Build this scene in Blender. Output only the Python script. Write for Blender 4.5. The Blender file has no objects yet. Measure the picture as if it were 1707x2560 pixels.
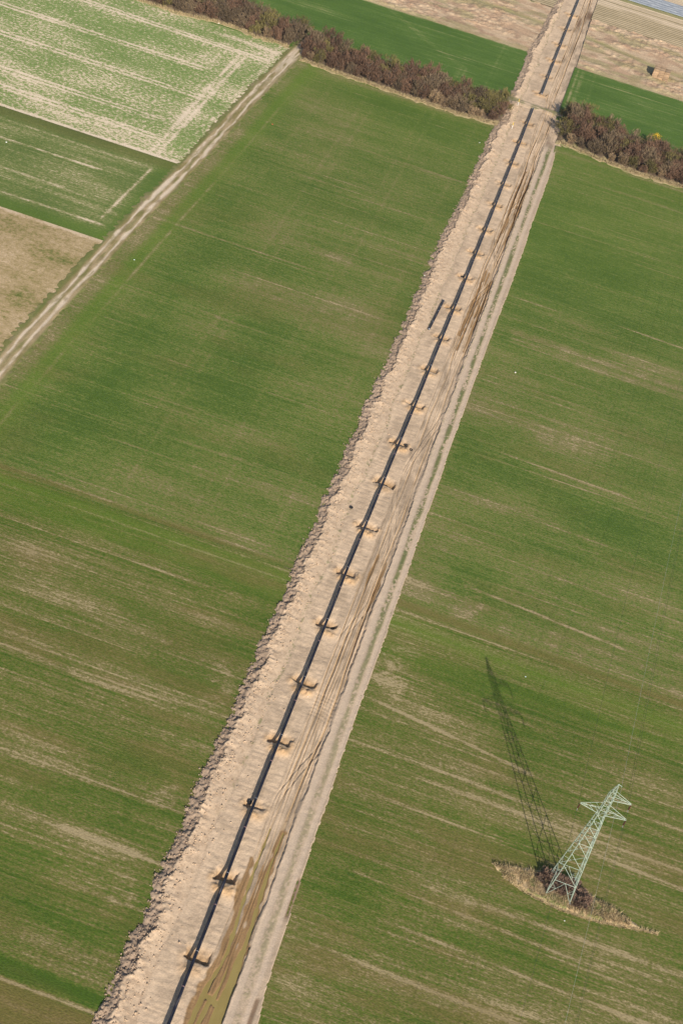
import bpy, bmesh, math, random
import numpy as np
from mathutils import Vector, Matrix
sc = bpy.context.scene
col = sc.collection

# ------------------------------------------------------------------ camera
CAM = np.array([15.394, -130.198, 226.476])
CR = np.array([0.9440149, 0.2596480, 0.2035160])
CU = np.array([-0.3234559, 0.6071014, 0.7258128])
CW = np.array([-0.0649009, 0.7510065, -0.6570974])
FPX = 3475.54
cd = bpy.data.cameras.new('camera')
cam = bpy.data.objects.new('camera', cd); col.objects.link(cam)
cam.matrix_world = Matrix(((CR[0], CU[0], -CW[0], CAM[0]), (CR[1], CU[1], -CW[1], CAM[1]),
                           (CR[2], CU[2], -CW[2], CAM[2]), (0, 0, 0, 1)))
cd.sensor_fit = 'VERTICAL'; cd.sensor_height = 36; cd.lens = FPX / 2560 * 36
cd.clip_start = 1; cd.clip_end = 12000
sc.camera = cam

# ------------------------------------------------------------------ light
SUN_EL, SUN_AZ = math.radians(29.9), math.radians(154.6)      # azimuth clockwise from +Y
SUNV = Vector((math.sin(SUN_AZ) * math.cos(SUN_EL), math.cos(SUN_AZ) * math.cos(SUN_EL), math.sin(SUN_EL)))
w = bpy.data.worlds.new('World'); sc.world = w; w.use_nodes = True
nt = w.node_tree
bg = nt.nodes['Background']
sky = nt.nodes.new('ShaderNodeTexSky'); sky.sky_type = 'NISHITA'; sky.sun_disc = False
sky.sun_elevation = SUN_EL; sky.sun_rotation = SUN_AZ
nt.links.new(sky.outputs[0], bg.inputs[0]); bg.inputs[1].default_value = 0.085
sd = bpy.data.lights.new('sun', 'SUN'); sd.energy = 4.6; sd.angle = math.radians(0.53); sd.color = (1, 0.93, 0.82)
so = bpy.data.objects.new('sun', sd); col.objects.link(so)
so.rotation_euler = SUNV.to_track_quat('Z', 'Y').to_euler()
so.location = SUNV * 500
sc.view_settings.view_transform = 'Standard'; sc.view_settings.look = 'None'
sc.view_settings.exposure = 0.35; sc.view_settings.gamma = 1

# ------------------------------------------------------------------ helpers
rng = np.random.default_rng(7)
random.seed(7)

def G(px, py, z=0.0):
    """where the sight line of a point of the photograph meets the level z"""
    d = (px - 853.5) / FPX * CR - (py - 1280.0) / FPX * CU + CW
    t = (z - CAM[2]) / d[2]
    return CAM + d * t

def hash2(ix, iy, seed):
    n = (ix.astype(np.int64) * 374761393 + iy.astype(np.int64) * 668265263 + seed * 974634777) & 0x7fffffff
    n = ((n ^ (n >> 13)) * 1274126177) & 0x7fffffff
    n = (n ^ (n >> 16)) & 0xffffff
    return n / float(0xffffff)

def vn(x, y, seed=0):
    """smooth value noise, 0..1"""
    x = np.asarray(x, float); y = np.asarray(y, float)
    ix = np.floor(x); iy = np.floor(y); fx = x - ix; fy = y - iy
    fx = fx * fx * fx * (fx * (fx * 6 - 15) + 10); fy = fy * fy * fy * (fy * (fy * 6 - 15) + 10)
    a = hash2(ix, iy, seed); b = hash2(ix + 1, iy, seed); c = hash2(ix, iy + 1, seed); d = hash2(ix + 1, iy + 1, seed)
    return (a * (1 - fx) + b * fx) * (1 - fy) + (c * (1 - fx) + d * fx) * fy

def fbm(x, y, seed=0, oct=3):
    s = 0; a = 0.5; t = 0
    for o in range(oct):
        s = s + a * vn(x * 2 ** o, y * 2 ** o, seed + 31 * o); t += a; a *= 0.5
    return s / t

def sst(e0, e1, x):
    t = np.clip((x - e0) / (e1 - e0), 0, 1)
    return t * t * (3 - 2 * t)

def tag(o, label=None, cat=None, group=None, kind=None):
    if label: o['label'] = label
    if cat: o['category'] = cat
    if group: o['group'] = group
    if kind: o['kind'] = kind
    return o

def link(name, me, mat=None, parent=None, smooth=False):
    if mat is not None: me.materials.append(mat)
    if smooth: me.polygons.foreach_set('use_smooth', np.ones(len(me.polygons), bool))
    o = bpy.data.objects.new(name, me); col.objects.link(o)
    if parent is not None: o.parent = parent
    return o

def empty(name, loc=(0, 0, 0), rz=0.0):
    o = bpy.data.objects.new(name, None); col.objects.link(o)
    o.location = loc; o.rotation_euler = (0, 0, rz); o.empty_display_size = 0.5
    return o

def copy_tree(o, parent=None):
    c = o.copy(); col.objects.link(c)
    if parent is not None: c.parent = parent
    for ch in o.children: copy_tree(ch, c)
    return c

def npmesh(name, V, F, corners):
    me = bpy.data.meshes.new(name)
    V = np.asarray(V, np.float32); F = np.asarray(F, np.int32)
    me.vertices.add(len(V)); me.vertices.foreach_set('co', V.ravel())
    me.loops.add(F.size); me.loops.foreach_set('vertex_index', F.ravel())
    me.polygons.add(len(F))
    me.polygons.foreach_set('loop_start', np.arange(0, F.size, corners, dtype=np.int32))
    me.polygons.foreach_set('loop_total', np.full(len(F), corners, np.int32))
    me.update(calc_edges=True)
    return me

def grid_mesh(name, X, Y, Z, attrs=None, keep=None):
    n, m = X.shape
    V = np.stack([X, Y, Z], -1).reshape(-1, 3)
    idx = np.arange(n * m).reshape(n, m)
    F = np.stack([idx[:-1, :-1], idx[:-1, 1:], idx[1:, 1:], idx[1:, :-1]], -1).reshape(-1, 4)
    if keep is not None:
        k = keep[:-1, :-1] & keep[:-1, 1:] & keep[1:, 1:] & keep[1:, :-1]
        F = F[k.ravel()]
    me = npmesh(name, V, F, 4)
    for an, av in (attrs or {}).items():
        at = me.attributes.new(an, 'FLOAT_COLOR', 'POINT')
        a4 = np.ones((n * m, 4), np.float32); a4[:, :av.shape[-1]] = av.reshape(n * m, -1)
        at.data.foreach_set('color', a4.ravel())
    return me

class MB:
    """collects bars, tubes, boxes and lumps for ONE mesh"""
    def __init__(s): s.v = []; s.f = []
    def add(s, vs, fs):
        b = len(s.v); s.v += [tuple(map(float, p)) for p in vs]; s.f += [tuple(i + b for i in f) for f in fs]
    def tube(s, pts, rad, n=8, cap=True):
        pts = [np.array(p, float) for p in pts]
        if not hasattr(rad, '__len__'): rad = [rad] * len(pts)
        vs = []; fs = []
        for i, p in enumerate(pts):
            d = pts[min(i + 1, len(pts) - 1)] - pts[max(i - 1, 0)]; d = d / (np.linalg.norm(d) + 1e-9)
            a = np.cross(d, (0, 0, 1.0) if abs(d[2]) < 0.9 else (1.0, 0, 0)); a /= np.linalg.norm(a); b = np.cross(d, a)
            for k in range(n):
                t = 2 * math.pi * k / n; vs.append(p + rad[i] * (math.cos(t) * a + math.sin(t) * b))
        for i in range(len(pts) - 1):
            for k in range(n):
                fs.append((i * n + k, i * n + (k + 1) % n, (i + 1) * n + (k + 1) % n, (i + 1) * n + k))
        if cap:
            fs.append(tuple(range(n))[::-1]); fs.append(tuple((len(pts) - 1) * n + k for k in range(n)))
        s.add(vs, fs)
    def bar(s, a, b, t): s.tube([a, b], t / 2 * 1.12, 4)
    def box(s, c, sz, rz=0.0):
        c = np.array(c, float); h = np.array(sz, float) / 2; cr, sr = math.cos(rz), math.sin(rz); vs = []
        for x, y, z in ((-1, -1, -1), (1, -1, -1), (1, 1, -1), (-1, 1, -1), (-1, -1, 1), (1, -1, 1), (1, 1, 1), (-1, 1, 1)):
            px, py = x * h[0], y * h[1]; vs.append((c[0] + px * cr - py * sr, c[1] + px * sr + py * cr, c[2] + z * h[2]))
        s.add(vs, [(3, 2, 1, 0), (4, 5, 6, 7), (0, 1, 5, 4), (1, 2, 6, 5), (2, 3, 7, 6), (3, 0, 4, 7)])
    def ring(s, c, R, r, n=20, m=8, axis=(0, 0, 1)):
        q = Vector((0, 0, 1)).rotation_difference(Vector(axis)); vs = []; fs = []
        for i in range(n):
            for j in range(m):
                t, u = 2 * math.pi * i / n, 2 * math.pi * j / m
                v = q @ Vector(((R + r * math.cos(u)) * math.cos(t), (R + r * math.cos(u)) * math.sin(t), r * math.sin(u)))
                vs.append((c[0] + v.x, c[1] + v.y, c[2] + v.z))
        for i in range(n):
            for j in range(m):
                fs.append((i * m + j, ((i + 1) % n) * m + j, ((i + 1) % n) * m + (j + 1) % m, i * m + (j + 1) % m))
        s.add(vs, fs)
    def mesh(s, name):
        me = bpy.data.meshes.new(name); me.from_pydata(s.v, [], s.f); me.update(); return me
    def build(s, name, mat, parent=None, smooth=False): return link(name, s.mesh(name), mat, parent, smooth)

# ------------------------------------------------------------------ materials
def new_mat(name, rough=0.9, spec=0.2):
    m = bpy.data.materials.new(name); m.use_nodes = True
    b = m.node_tree.nodes['Principled BSDF']; b.inputs['Roughness'].default_value = rough
    b.inputs['Specular IOR Level'].default_value = spec
    return m, m.node_tree, b

class N:
    """tiny node writer"""
    def __init__(s, nt): s.nt = nt
    def n(s, t, **kw):
        x = s.nt.nodes.new(t)
        for k, v in kw.items(): setattr(x, k, v)
        return x
    def set(s, sock, v):
        if hasattr(v, 'is_linked'): s.nt.links.new(v, sock)
        else: sock.default_value = v
    def pos(s): return s.n('ShaderNodeNewGeometry').outputs['Position']
    def scale(s, v, sc3, off=(0, 0, 0)):
        m = s.n('ShaderNodeMapping'); s.set(m.inputs[0], v); m.inputs['Scale'].default_value = sc3; m.inputs['Location'].default_value = off
        return m.outputs[0]
    def noise(s, v, scale=1.0, detail=2.0, rough=0.5):
        x = s.n('ShaderNodeTexNoise'); s.set(x.inputs['Vector'], v); x.inputs['Scale'].default_value = scale
        x.inputs['Detail'].default_value = detail; x.inputs['Roughness'].default_value = rough
        return x.outputs[0]
    def math(s, op, a, b=0.0, clamp=False):
        x = s.n('ShaderNodeMath', operation=op, use_clamp=clamp); s.set(x.inputs[0], a); s.set(x.inputs[1], b); return x.outputs[0]
    def addc(s, *t):
        r = t[0]
        for q in t[1:]: r = s.math('ADD', r, q)
        return r
    def cen(s, v, k): return s.math('MULTIPLY', s.math('SUBTRACT', v, 0.5), k)
    def ramp(s, f, stops):
        x = s.n('ShaderNodeValToRGB'); s.set(x.inputs[0], f); e = x.color_ramp.elements
        while len(e) > 1: e.remove(e[-1])
        e[0].position = stops[0][0]; e[0].color = (*stops[0][1], 1)
        for p, c in stops[1:]:
            k = e.new(p); k.color = (*c, 1)
        return x.outputs[0]
    def mix(s, f, a, b, mode='MIX'):
        x = s.n('ShaderNodeMix', data_type='RGBA', blend_type=mode); s.set(x.inputs[0], f)
        s.set(x.inputs[6], (*a, 1) if isinstance(a, tuple) else a); s.set(x.inputs[7], (*b, 1) if isinstance(b, tuple) else b)
        return x.outputs[2]
    def attr(s, name):
        x = s.n('ShaderNodeAttribute', attribute_name=name); return x.outputs['Color']
    def sep(s, c):
        x = s.n('ShaderNodeSeparateColor'); s.set(x.inputs[0], c); return x.outputs
    def bump(s, h, strength, dist):
        x = s.n('ShaderNodeBump'); s.set(x.inputs['Height'], h); x.inputs['Strength'].default_value = strength; x.inputs['Distance'].default_value = dist
        return x.outputs[0]

def plain(name, c, rough=0.8, spec=0.3, metal=0.0, var=0.18, scale=3.0):
    m, nt, b = new_mat(name, rough, spec); k = N(nt); b.inputs['Metallic'].default_value = metal
    v = k.noise(k.n('ShaderNodeTexCoord').outputs['Object'], scale, 3)
    lo = tuple(x * (1 - var) for x in c); hi = tuple(min(1, x * (1 + var)) for x in c)
    k.set(b.inputs['Base Color'], k.ramp(v, [(0.3, lo), (0.7, hi)]))
    return m

def crop_mat(name, stops, bias, streak=0.5, speck=0.6, patch=0.45, band=0.35, rows=0.3, coarse=0.3, sx=1.1, sy=0.55, seed=0.0,
             brown=(0.165, 0.118, 0.04), vivid=(0.115, 0.180, 0.022), bump=0.35):
    m, nt, b = new_mat(name, 0.95, 0.1); k = N(nt); p = k.pos(); o = (seed, seed * 1.7, 0)
    n1 = k.noise(k.scale(p, (1 / 9, 1 / 0.5, 1), o), 1, 3, 0.65)
    n2 = k.noise(k.scale(p, (1 / sx, 1 / sy, 1), o), 1, 4, 0.75)
    n6 = k.noise(k.scale(p, (1 / 34.0, 1 / 0.55, 1), o), 1, 3, 0.7)
    n3 = k.noise(k.scale(p, (1 / 34, 1 / 18, 1), o), 1, 4, 0.55)
    n4 = k.noise(k.scale(p, (1 / 70, 1 / 2.6, 1), o), 1, 2)
    n5 = k.noise(k.scale(p, (1 / 0.5, 1 / 0.28, 1), o), 1, 2)
    n8 = k.noise(k.scale(p, (1 / (sx * 2.9), 1 / (sy * 2.2), 1), o), 1, 2, 0.6)
    msk = k.sep(k.attr('mask'))
    d = k.addc(msk[0], k.cen(n1, streak * 2), k.cen(n2, speck * 2), k.cen(n8, speck * 2 * coarse), k.cen(n6, rows * 2), k.cen(n3, patch * 2), k.cen(n4, band * 2), bias)
    c = k.ramp(d, stops)
    c = k.mix(msk[2], c, k.mix(0.35, vivid, c))
    c = k.mix(msk[1], c, k.mix(0.35, brown, c))
    v = k.addc(k.cen(n5, 1.0), k.cen(n8, 0.2), k.cen(n3, 0.3), 1.0)
    c = k.mix(1.0, c, v, 'MULTIPLY')
    k.set(b.inputs['Base Color'], c)
    k.set(b.inputs['Normal'], k.bump(n5, bump, 0.25))
    return m

def ground_mat(name, vn_=0.3, bump=0.5, bd=0.12, scale=1.0, rough=0.95):
    """colour comes from the mesh's own soil colours, broken up by noise"""
    m, nt, b = new_mat(name, rough, 0.15); k = N(nt); p = k.pos()
    c = k.attr('soil')
    n1 = k.noise(k.scale(p, (1 / (0.35 * scale),) * 3), 1, 3, 0.6); n2 = k.noise(k.scale(p, (1 / (2.5 * scale),) * 3), 1, 3)
    v = k.addc(k.cen(n1, vn_ * 2), k.cen(n2, vn_), 1.0)
    k.set(b.inputs['Base Color'], k.mix(1.0, c, v, 'MULTIPLY'))
    k.set(b.inputs['Normal'], k.bump(n1, bump, bd))
    return m

GREEN = [(0.0, (0.066, 0.115, 0.017)), (0.30, (0.109, 0.153, 0.028)), (0.55, (0.168, 0.168, 0.050)), (0.80, (0.215, 0.175, 0.082)), (1.0, (0.36, 0.28, 0.155))]
GREEN_L = [(0.0, (0.056, 0.102, 0.012)), (0.30, (0.092, 0.129, 0.020)), (0.55, (0.138, 0.138, 0.036)), (0.80, (0.205, 0.170, 0.070)), (1.0, (0.33, 0.26, 0.14))]
M_crop = crop_mat('winter_crop', GREEN, 0.30, streak=.12, speck=1.0, sx=.8, sy=.45, patch=.38, band=.18, rows=.45, seed=3)
M_crop_low = crop_mat('thin_winter_crop', GREEN_L, 0.42, streak=0.12, speck=1.0, sx=.8, sy=.45, patch=.45, band=0.28, rows=.62, seed=11)
GREEN_N = [(0.0, (0.048, 0.104, 0.019)), (0.4, (0.078, 0.142, 0.027)), (0.65, (0.14, 0.18, 0.055)), (1.0, (0.34, 0.29, 0.15))]
M_crop_n = crop_mat('lush_winter_crop', GREEN_N, 0.28, streak=0.4, speck=0.55, patch=0.4, band=.3, seed=19)
SPARSE = [(0.0, (0.160, 0.235, 0.062)), (0.40, (0.230, 0.285, 0.092)), (0.52, (0.37, 0.35, 0.175)), (0.66, (0.62, 0.50, 0.345)), (1.0, (0.70, 0.57, 0.42))]
M_sparse = crop_mat('patchy_seedling_crop', SPARSE, 0.34, streak=0.2, speck=1.45, patch=0.5, band=0.2, rows=.1, coarse=.12, sx=1.25, sy=.85, seed=5)
M_second = crop_mat('narrow_strip_crop', [(0.0, (0.085, 0.135, 0.030)), (0.4, (0.138, 0.176, 0.046)), (0.62, (0.27, 0.25, 0.11)), (1.0, (0.62, 0.50, 0.35))], 0.36, streak=0.15, speck=0.95, patch=0.4, band=.3, rows=.3, coarse=.15, seed=8)
M_stubble = crop_mat('weedy_stubble', [(0.0, (0.11, 0.14, 0.03)), (0.3, (0.24, 0.205, 0.075)), (0.5, (0.345, 0.255, 0.125)), (0.8, (0.45, 0.33, 0.195)), (1.0, (0.55, 0.42, 0.28))], 0.56, streak=0.0, speck=0.8, patch=0.55, band=0.05, rows=.05, coarse=.3, sx=1.6, sy=1.2, seed=2)
M_soil = ground_mat('sandy_soil')
M_track = ground_mat('track_soil', 0.35, 0.4)
M_rough = ground_mat('dead_grass', 0.5, 0.8, 0.3, 2.0)
M_mud = None

# ------------------------------------------------------------------ the wide ground round everything
def ground_sheet():
    xs = np.array([-5000, -1500, -600, -200, -14.5, 15.0, 200, 600, 1500, 5000.0])
    ys = np.array([-5000, -1500, -400, -58, 100, 250, 400, 577, 900, 2000, 6000.0])
    X, Y = np.meshgrid(xs, ys)
    n, m = X.shape; idx = np.arange(n * m).reshape(n, m); F = []
    for i in range(n - 1):
        for j in range(m - 1):
            if xs[j] == -14.5 and -58 <= ys[i] < 577: continue          # the dug strip lies here
            F.append((idx[i, j], idx[i, j + 1], idx[i + 1, j + 1], idx[i + 1, j]))
    me = npmesh('ground', np.stack([X, Y, np.full_like(X, -0.03)], -1).reshape(-1, 3), F, 4)
    at = me.attributes.new('mask', 'FLOAT_COLOR', 'POINT')
    at.data.foreach_set('color', np.tile([0.05, 0, 0, 1], n * m).astype(np.float32))
    tag(link('ground', me, M_crop), kind='structure')
ground_sheet()

# ------------------------------------------------------------------ fields
ELL = 0.85
def ell(X, Y, c, rx, ry, a):
    q = ((X - c[0]) / rx) ** 2 + ((Y - c[1]) / ry) ** 2
    return ELL * a * np.exp(-q) * (.35 + 1.3 * fbm(X / 4.5, Y / 1.6, 777, 3))
def D(x, y): return G(x * 1.08865, y * 1.08865)          # a spot of the photograph in a 1568-wide view
def line(X, Y, x0, x1, y0, a, w=0.35, slope=0.0, fade=6):
    f = sst(x0 - fade, x0 + fade, X) * (1 - sst(x1 - fade, x1 + fade, X))
    return a * f * np.exp(-((Y - y0 - slope * (X - x0)) / w) ** 2) * (0.6 + 1.0 * vn(X / 3, Y * 0 + y0 * 3.1, 5))
def vline(X, Y, y0, y1, x0, a, w=0.5, slope=0.0, fade=6):
    f = sst(y0 - fade, y0 + fade, Y) * (1 - sst(y1 - fade, y1 + fade, Y))
    return a * f * np.exp(-((X - x0 - slope * (Y - y0)) / w) ** 2) * (0.3 + vn(Y / 4, X * 0 + x0 * 3.1, 6))
def arcs(X, Y, cx, cy, R, side, a, n=5, gap=0.9):
    """turning marks of a seed drill: half rings open to one side"""
    r = np.hypot(X - cx, Y - cy); o = 0
    for k in range(n): o = o + np.exp(-((r - R - k * gap) / 0.28) ** 2)
    return a * o * sst(-1, 1.5, (X - cx) * side) * (0.4 + vn(X / 2, Y / 2, 9))

def field(name, x0, x1, y0, y1, dx, dy, mat, mfun, z=0.0, left=None, right=None):
    xs = np.arange(x0, x1 + dx * 0.5, dx); ys = np.arange(y0, y1 + dy * 0.5, dy)
    X, Y = np.meshgrid(xs, ys)
    if left is not None or right is not None:
        l = left(Y) if left else np.full_like(Y, x0); r = right(Y) if right else np.full_like(Y, x1)
        X = l + (r - l) * (X - x0) / (x1 - x0)
    M = mfun(X, Y); Mk = np.stack([np.broadcast_to(q, X.shape) for q in M], -1)
    Z = np.full_like(X, z)
    return tag(link(name, grid_mesh(name, X, Y, Z, {'mask': Mk}), mat), kind='structure')

def track_x(y): return np.interp(y, [40, 139, 166, 205, 239, 274, 336, 378, 392], [-104.4, -103.1, -102.6, -101.2, -99.6, -97.5, -95.2, -92.6, -91.4])
def streaks(X, Y, seed, a, n=60, lx=(15, 80), band=None):
    r = np.random.default_rng(seed); o = 0
    y0, y1 = Y.min(), Y.max(); x0, x1 = X.min(), X.max(); ys = Y[:, 0]
    o = np.zeros_like(X)
    for _ in range(n):
        yy = r.uniform(y0, y1); L = r.uniform(*lx); xa = r.uniform(x0 - L / 2, x1); s = r.normal(0, 0.006)
        i = np.where(np.abs(ys - yy) < 1.6)[0]
        if len(i): o[i] += line(X[i], Y[i], xa, xa + L, yy, a * r.uniform(0.3, 1.1), r.uniform(0.15, 0.28), s, L * 0.15)
    return o

def mask_west(X, Y):
    d = np.zeros_like(X)
    for (x, y, rx, ry, a) in ((640, 540, 20, 9, .22), (770, 590, 6, 2.5, .35), (700, 700, 16, 9, .28), (560, 650, 12, 8, .15), (880, 800, 9, 10, .2), (470, 560, 9, 10, .1),
                              (760, 300, 12, 25, .22), (700, 230, 12, 14, .2), (960, 400, 12, 20, .08), (560, 1000, 14, 6, .12), (640, 1130, 14, 3, .25), (420, 1130, 14, 3, .3),
                              (820, 700, 10, 14, .22), (500, 760, 20, 6, .12), (850, 430, 14, 10, .12)):
        d += ell(X, Y, D(x, y), rx, ry, a)
    for (x, y, rx, ry, a) in ((620, 200, 6, 40, -.35), (250, 870, 9, 20, -.3), (430, 620, 7, 60, -.22), (150, 1000, 12, 8, -.15), (1000, 300, 12, 6, -.2), (900, 240, 20, 4, -.3), (560, 860, 8, 20, -.15)):
        d += ell(X, Y, D(x, y), rx, ry, a)
    u = X - track_x(Y)
    d += 0.34 * (1 - sst(5.5, 9.5, u)) * sst(120, 150, Y) + vline(X, Y, 118, 340, -93.2, .55, .3, 0.042) + vline(X, Y, 130, 370, -80, .1, .8, 0.03)
    for xx in (-62, -58, -40, -36.5, -20): d += vline(X, Y, 110, 360, xx, .14, .55, 0.01)
    d += line(X, Y, -88, -12, 105.2, .35, .4) + 0.3 * np.exp(-((Y - 107.5) / 2.2) ** 2) * (0.4 + 0.6 * vn(X / 9, Y, 4)) * sst(-92, -70, X)
    d += streaks(X, Y, 21, .3, 130) - streaks(X, Y, 22, .16, 90)
    d += np.exp(-((Y - 364.5) / 1.6) ** 2) * .3
    br = 0.9 * np.exp(-((Y - 104.4) / 0.9) ** 2) * (0.35 + 0.65 * vn(X / 12, Y, 3)) + .25 * sst(.55, .8, fbm(X / 18, Y / 9, 71)) * (1 - sst(200, 330, Y))
    vv = 0.75 * (1 - sst(9, 16, u)) * sst(6, 9, u) + .3 * sst(290, 360, Y)
    return d, np.clip(br, 0, 1), np.clip(vv, 0, 1)

def mask_west_low(X, Y):
    d = np.full_like(X, 0.02)
    for (x, y, rx, ry, a) in ((60, 1270, 8, 4, .45), (130, 1360, 12, 4, .3), (250, 1420, 14, 4, .25), (480, 1430, 12, 3, .15), (60, 1470, 10, 4, .2), (330, 1580, 12, 3.5, .25), (440, 1500, 14, 3, .25),
                              (230, 1590, 12, 4, .2), (200, 1920, 8, 2, .35), (300, 1960, 5, 1.5, .3), (120, 1730, 12, 3, .2), (330, 1830, 8, 3, .15), (120, 2160, 9, 3, .25), (220, 2230, 8, 2.5, .2), (520, 1290, 18, 1.2, .25)):
        d += ell(X, Y, D(x, y), rx, ry, a)
    for (x, y, rx, ry, a) in ((350, 1760, 10, 4, -.25), (70, 1960, 10, 4, -.2), (150, 2120, 10, 2, -.3), (330, 2140, 6, 2, -.2), (550, 1360, 12, 4, -.2), (150, 1180, 22, 3, -.25)):
        d += ell(X, Y, D(x, y), rx, ry, a)
    d += arcs(X, Y, -19.5, 62, 2, 1, .32, 6) + arcs(X, Y, -20, 33, 2, 1, .3, 5) + arcs(X, Y, -19, 8, 1.5, 1, .28, 5)
    d += streaks(X, Y, 31, .34, 120) - streaks(X, Y, 32, .2, 60)
    lush = np.exp(-((Y + 12.4) / 1.5) ** 2); d += line(X, Y, -60, -11, -14.9, 1.0, .3, 0, 1) - 0.6 * lush
    br = .55 * sst(.5, .8, fbm(X / 22, Y / 5, 41)) + 1.6 * (1 - sst(-16, -15, Y))
    vv = .8 * np.exp(-((Y - 100.5) / 2.2) ** 2) + .5 * np.exp(-((Y - 95) / 3) ** 2) 
    return d, np.clip(br, 0, 1), np.clip(vv, 0, 1)

def mask_east(X, Y):
    d = np.zeros_like(X)
    for (x, y, rx, ry, a) in ((1300, 1025, 10, 6, .26), (1240, 1000, 8, 6, .18), (1090, 940, 10, 7, .38), (1150, 900, 14, 8, .2), (1350, 1010, 16, 5, .22), (1480, 840, 14, 4, .3), (1330, 750, 12, 4, .28),
                              (1190, 1170, 18, 5, .2), (1000, 1250, 9, 10, .22), (960, 1330, 7, 5, .3), (1420, 1470, 18, 4, .3), (1500, 1380, 14, 6, .22), (1250, 1340, 12, 4, .2), (1180, 860, 10, 4, .2), (1450, 1000, 16, 6, .2)):
        d += ell(X, Y, D(x, y), rx, ry, a)
    for (x, y, rx, ry, a) in ((1350, 620, 25, 30, -.2), (1230, 560, 10, 30, -.12), (1170, 770, 9, 6, -.22), (1400, 1200, 18, 7, -.28), (1090, 1330, 10, 6, -.2), (1180, 1070, 10, 6, -.15), (1540, 720, 10, 10, -.15)):
        d += ell(X, Y, D(x, y), rx, ry, a)
    for (xa, xb, y, a, s) in ((50, 90, 255.2, .8, -.04), (16, 30, 252, .4, 0), (24, 62, 173, .6, -.03), (30, 70, 117.8, .8, -.08), (20, 48, 216, .3, 0), (18, 60, 227, .35, -.02), (40, 90, 150, .3, -.03), (16, 55, 195, .25, 0), (30, 90, 132, .3, -.03), (14, 40, 310, .25, 0), (20, 60, 345, .3, 0)):
        d += line(X, Y, xa, xb, y, a, .35, s)
    for yy, a in ((233, .32), (229, .26), (150, .12), (121, .2), (113, .3), (109, .3)): d += line(X, Y, 13, 95, yy, a, 1.6, -.03)
    d += arcs(X, Y, 26, 113, 3, 1, .4) + arcs(X, Y, 20, 340, 4, -1, .2)
    d += line(X, Y, 13, 120, 102.8, .75, .3, -.03) + streaks(X, Y, 51, .33, 130) - streaks(X, Y, 52, .18, 80)
    d += np.exp(-((Y - 361.5) / 1.5) ** 2) * .35
    d += .25 * (1 - sst(0, 2.2, X - 13.2)) * vn(X, Y / 5, 3)
    br = .9 * np.exp(-((Y - 104.9 + .03 * (X - 13)) / 1.7) ** 2) + .25 * sst(.5, .75, fbm(X / 22, Y / 8, 81)) * (1 - sst(180, 300, Y))
    vv = .35 * sst(230, 330, Y)
    return d, np.clip(br, 0, 1), np.clip(vv, 0, 1)

def mask_east_low(X, Y):
    d = np.full_like(X, .06)
    for (x, y, rx, ry, a) in ((1040, 1760, 9, 3, .3), (1300, 1900, 9, 3, .3), (1450, 1960, 14, 3, .25), (1000, 1650, 10, 3, .2), (1130, 1790, 12, 2, .2), (950, 1980, 10, 4, .15), (1400, 2200, 14, 4, .25), (1250, 2330, 18, 4, .28),
                              (1060, 2080, 12, 3, .2), (880, 2250, 12, 3, .15), (1520, 2330, 10, 4, .25), (700, 2260, 4, 3, .1), (1500, 1780, 16, 3, .22)):
        d += ell(X, Y, D(x, y), rx, ry, a)
    for (x, y, rx, ry, a) in ((1000, 1560, 20, 3, -.25), (1330, 1640, 20, 3, -.22), (1350, 1720, 20, 2.5, -.2), (1050, 1890, 14, 3, -.2), (800, 2080, 8, 5, -.2), (1100, 2180, 12, 2, -.2), (900, 2050, 8, 3, -.15), (1200, 1950, 8, 3, -.3)):
        d += ell(X, Y, D(x, y), rx, ry, a)
    d += arcs(X, Y, 21.5, 84, 3, -1, .45, 6, 1.0)
    for (xa, xb, y, a, s) in ((16, 52, 73.5, .75, -.14), (20, 70, 62, .3, -.06), (16, 60, 50, .35, -.05), (22, 70, 30, .5, -.04), (30, 90, 22, .5, -.04), (17, 60, 84, .25, -.08), (66, 100, 54, .6, -.06), (24, 80, 12, .45, -.03)):
        d += line(X, Y, xa, xb, y, a, .33, s)
    d += streaks(X, Y, 61, .36, 170) - streaks(X, Y, 62, .22, 80)
    br = .6 * sst(.48, .75, fbm(X / 22, Y / 5, 91)) * (.4 + .6 * (1 - sst(30, 90, Y)))
    vv = .8 * np.exp(-((Y - 98.2 + .03 * (X - 13)) / 2.8) ** 2) + .35 * np.exp(-((Y - 90) / 4) ** 2)
    return d, np.clip(br, 0, 1), np.clip(vv, 0, 1)

def edge_r(y):
    return np.interp(y, [-60, -40, -6, 0, 25, 60, 100, 150, 200, 265, 340, 362], [15.4, 15.2, 14.8, 14.3, 13.7, 13.3, 13.5, 13.3, 13.4, 14.2, 14.2, 13.6])
field('field', -99, -10.6, 103.6, 372, 0.8, 0.4, M_crop, mask_west, left=lambda Y: track_x(Y) + 2.0)
field('field', -110, -10.6, -45, 103.6, 0.8, 0.4, M_crop_low, mask_west_low)
field('field', 12.6, 110, 102.6, 366, 0.8, 0.4, M_crop, mask_east, left=lambda Y: edge_r(Y) - 0.75)
field('field', 12.6, 130, -45, 102.6, 0.8, 0.4, M_crop_low, mask_east_low, left=lambda Y: edge_r(Y) - 0.75)

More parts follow.
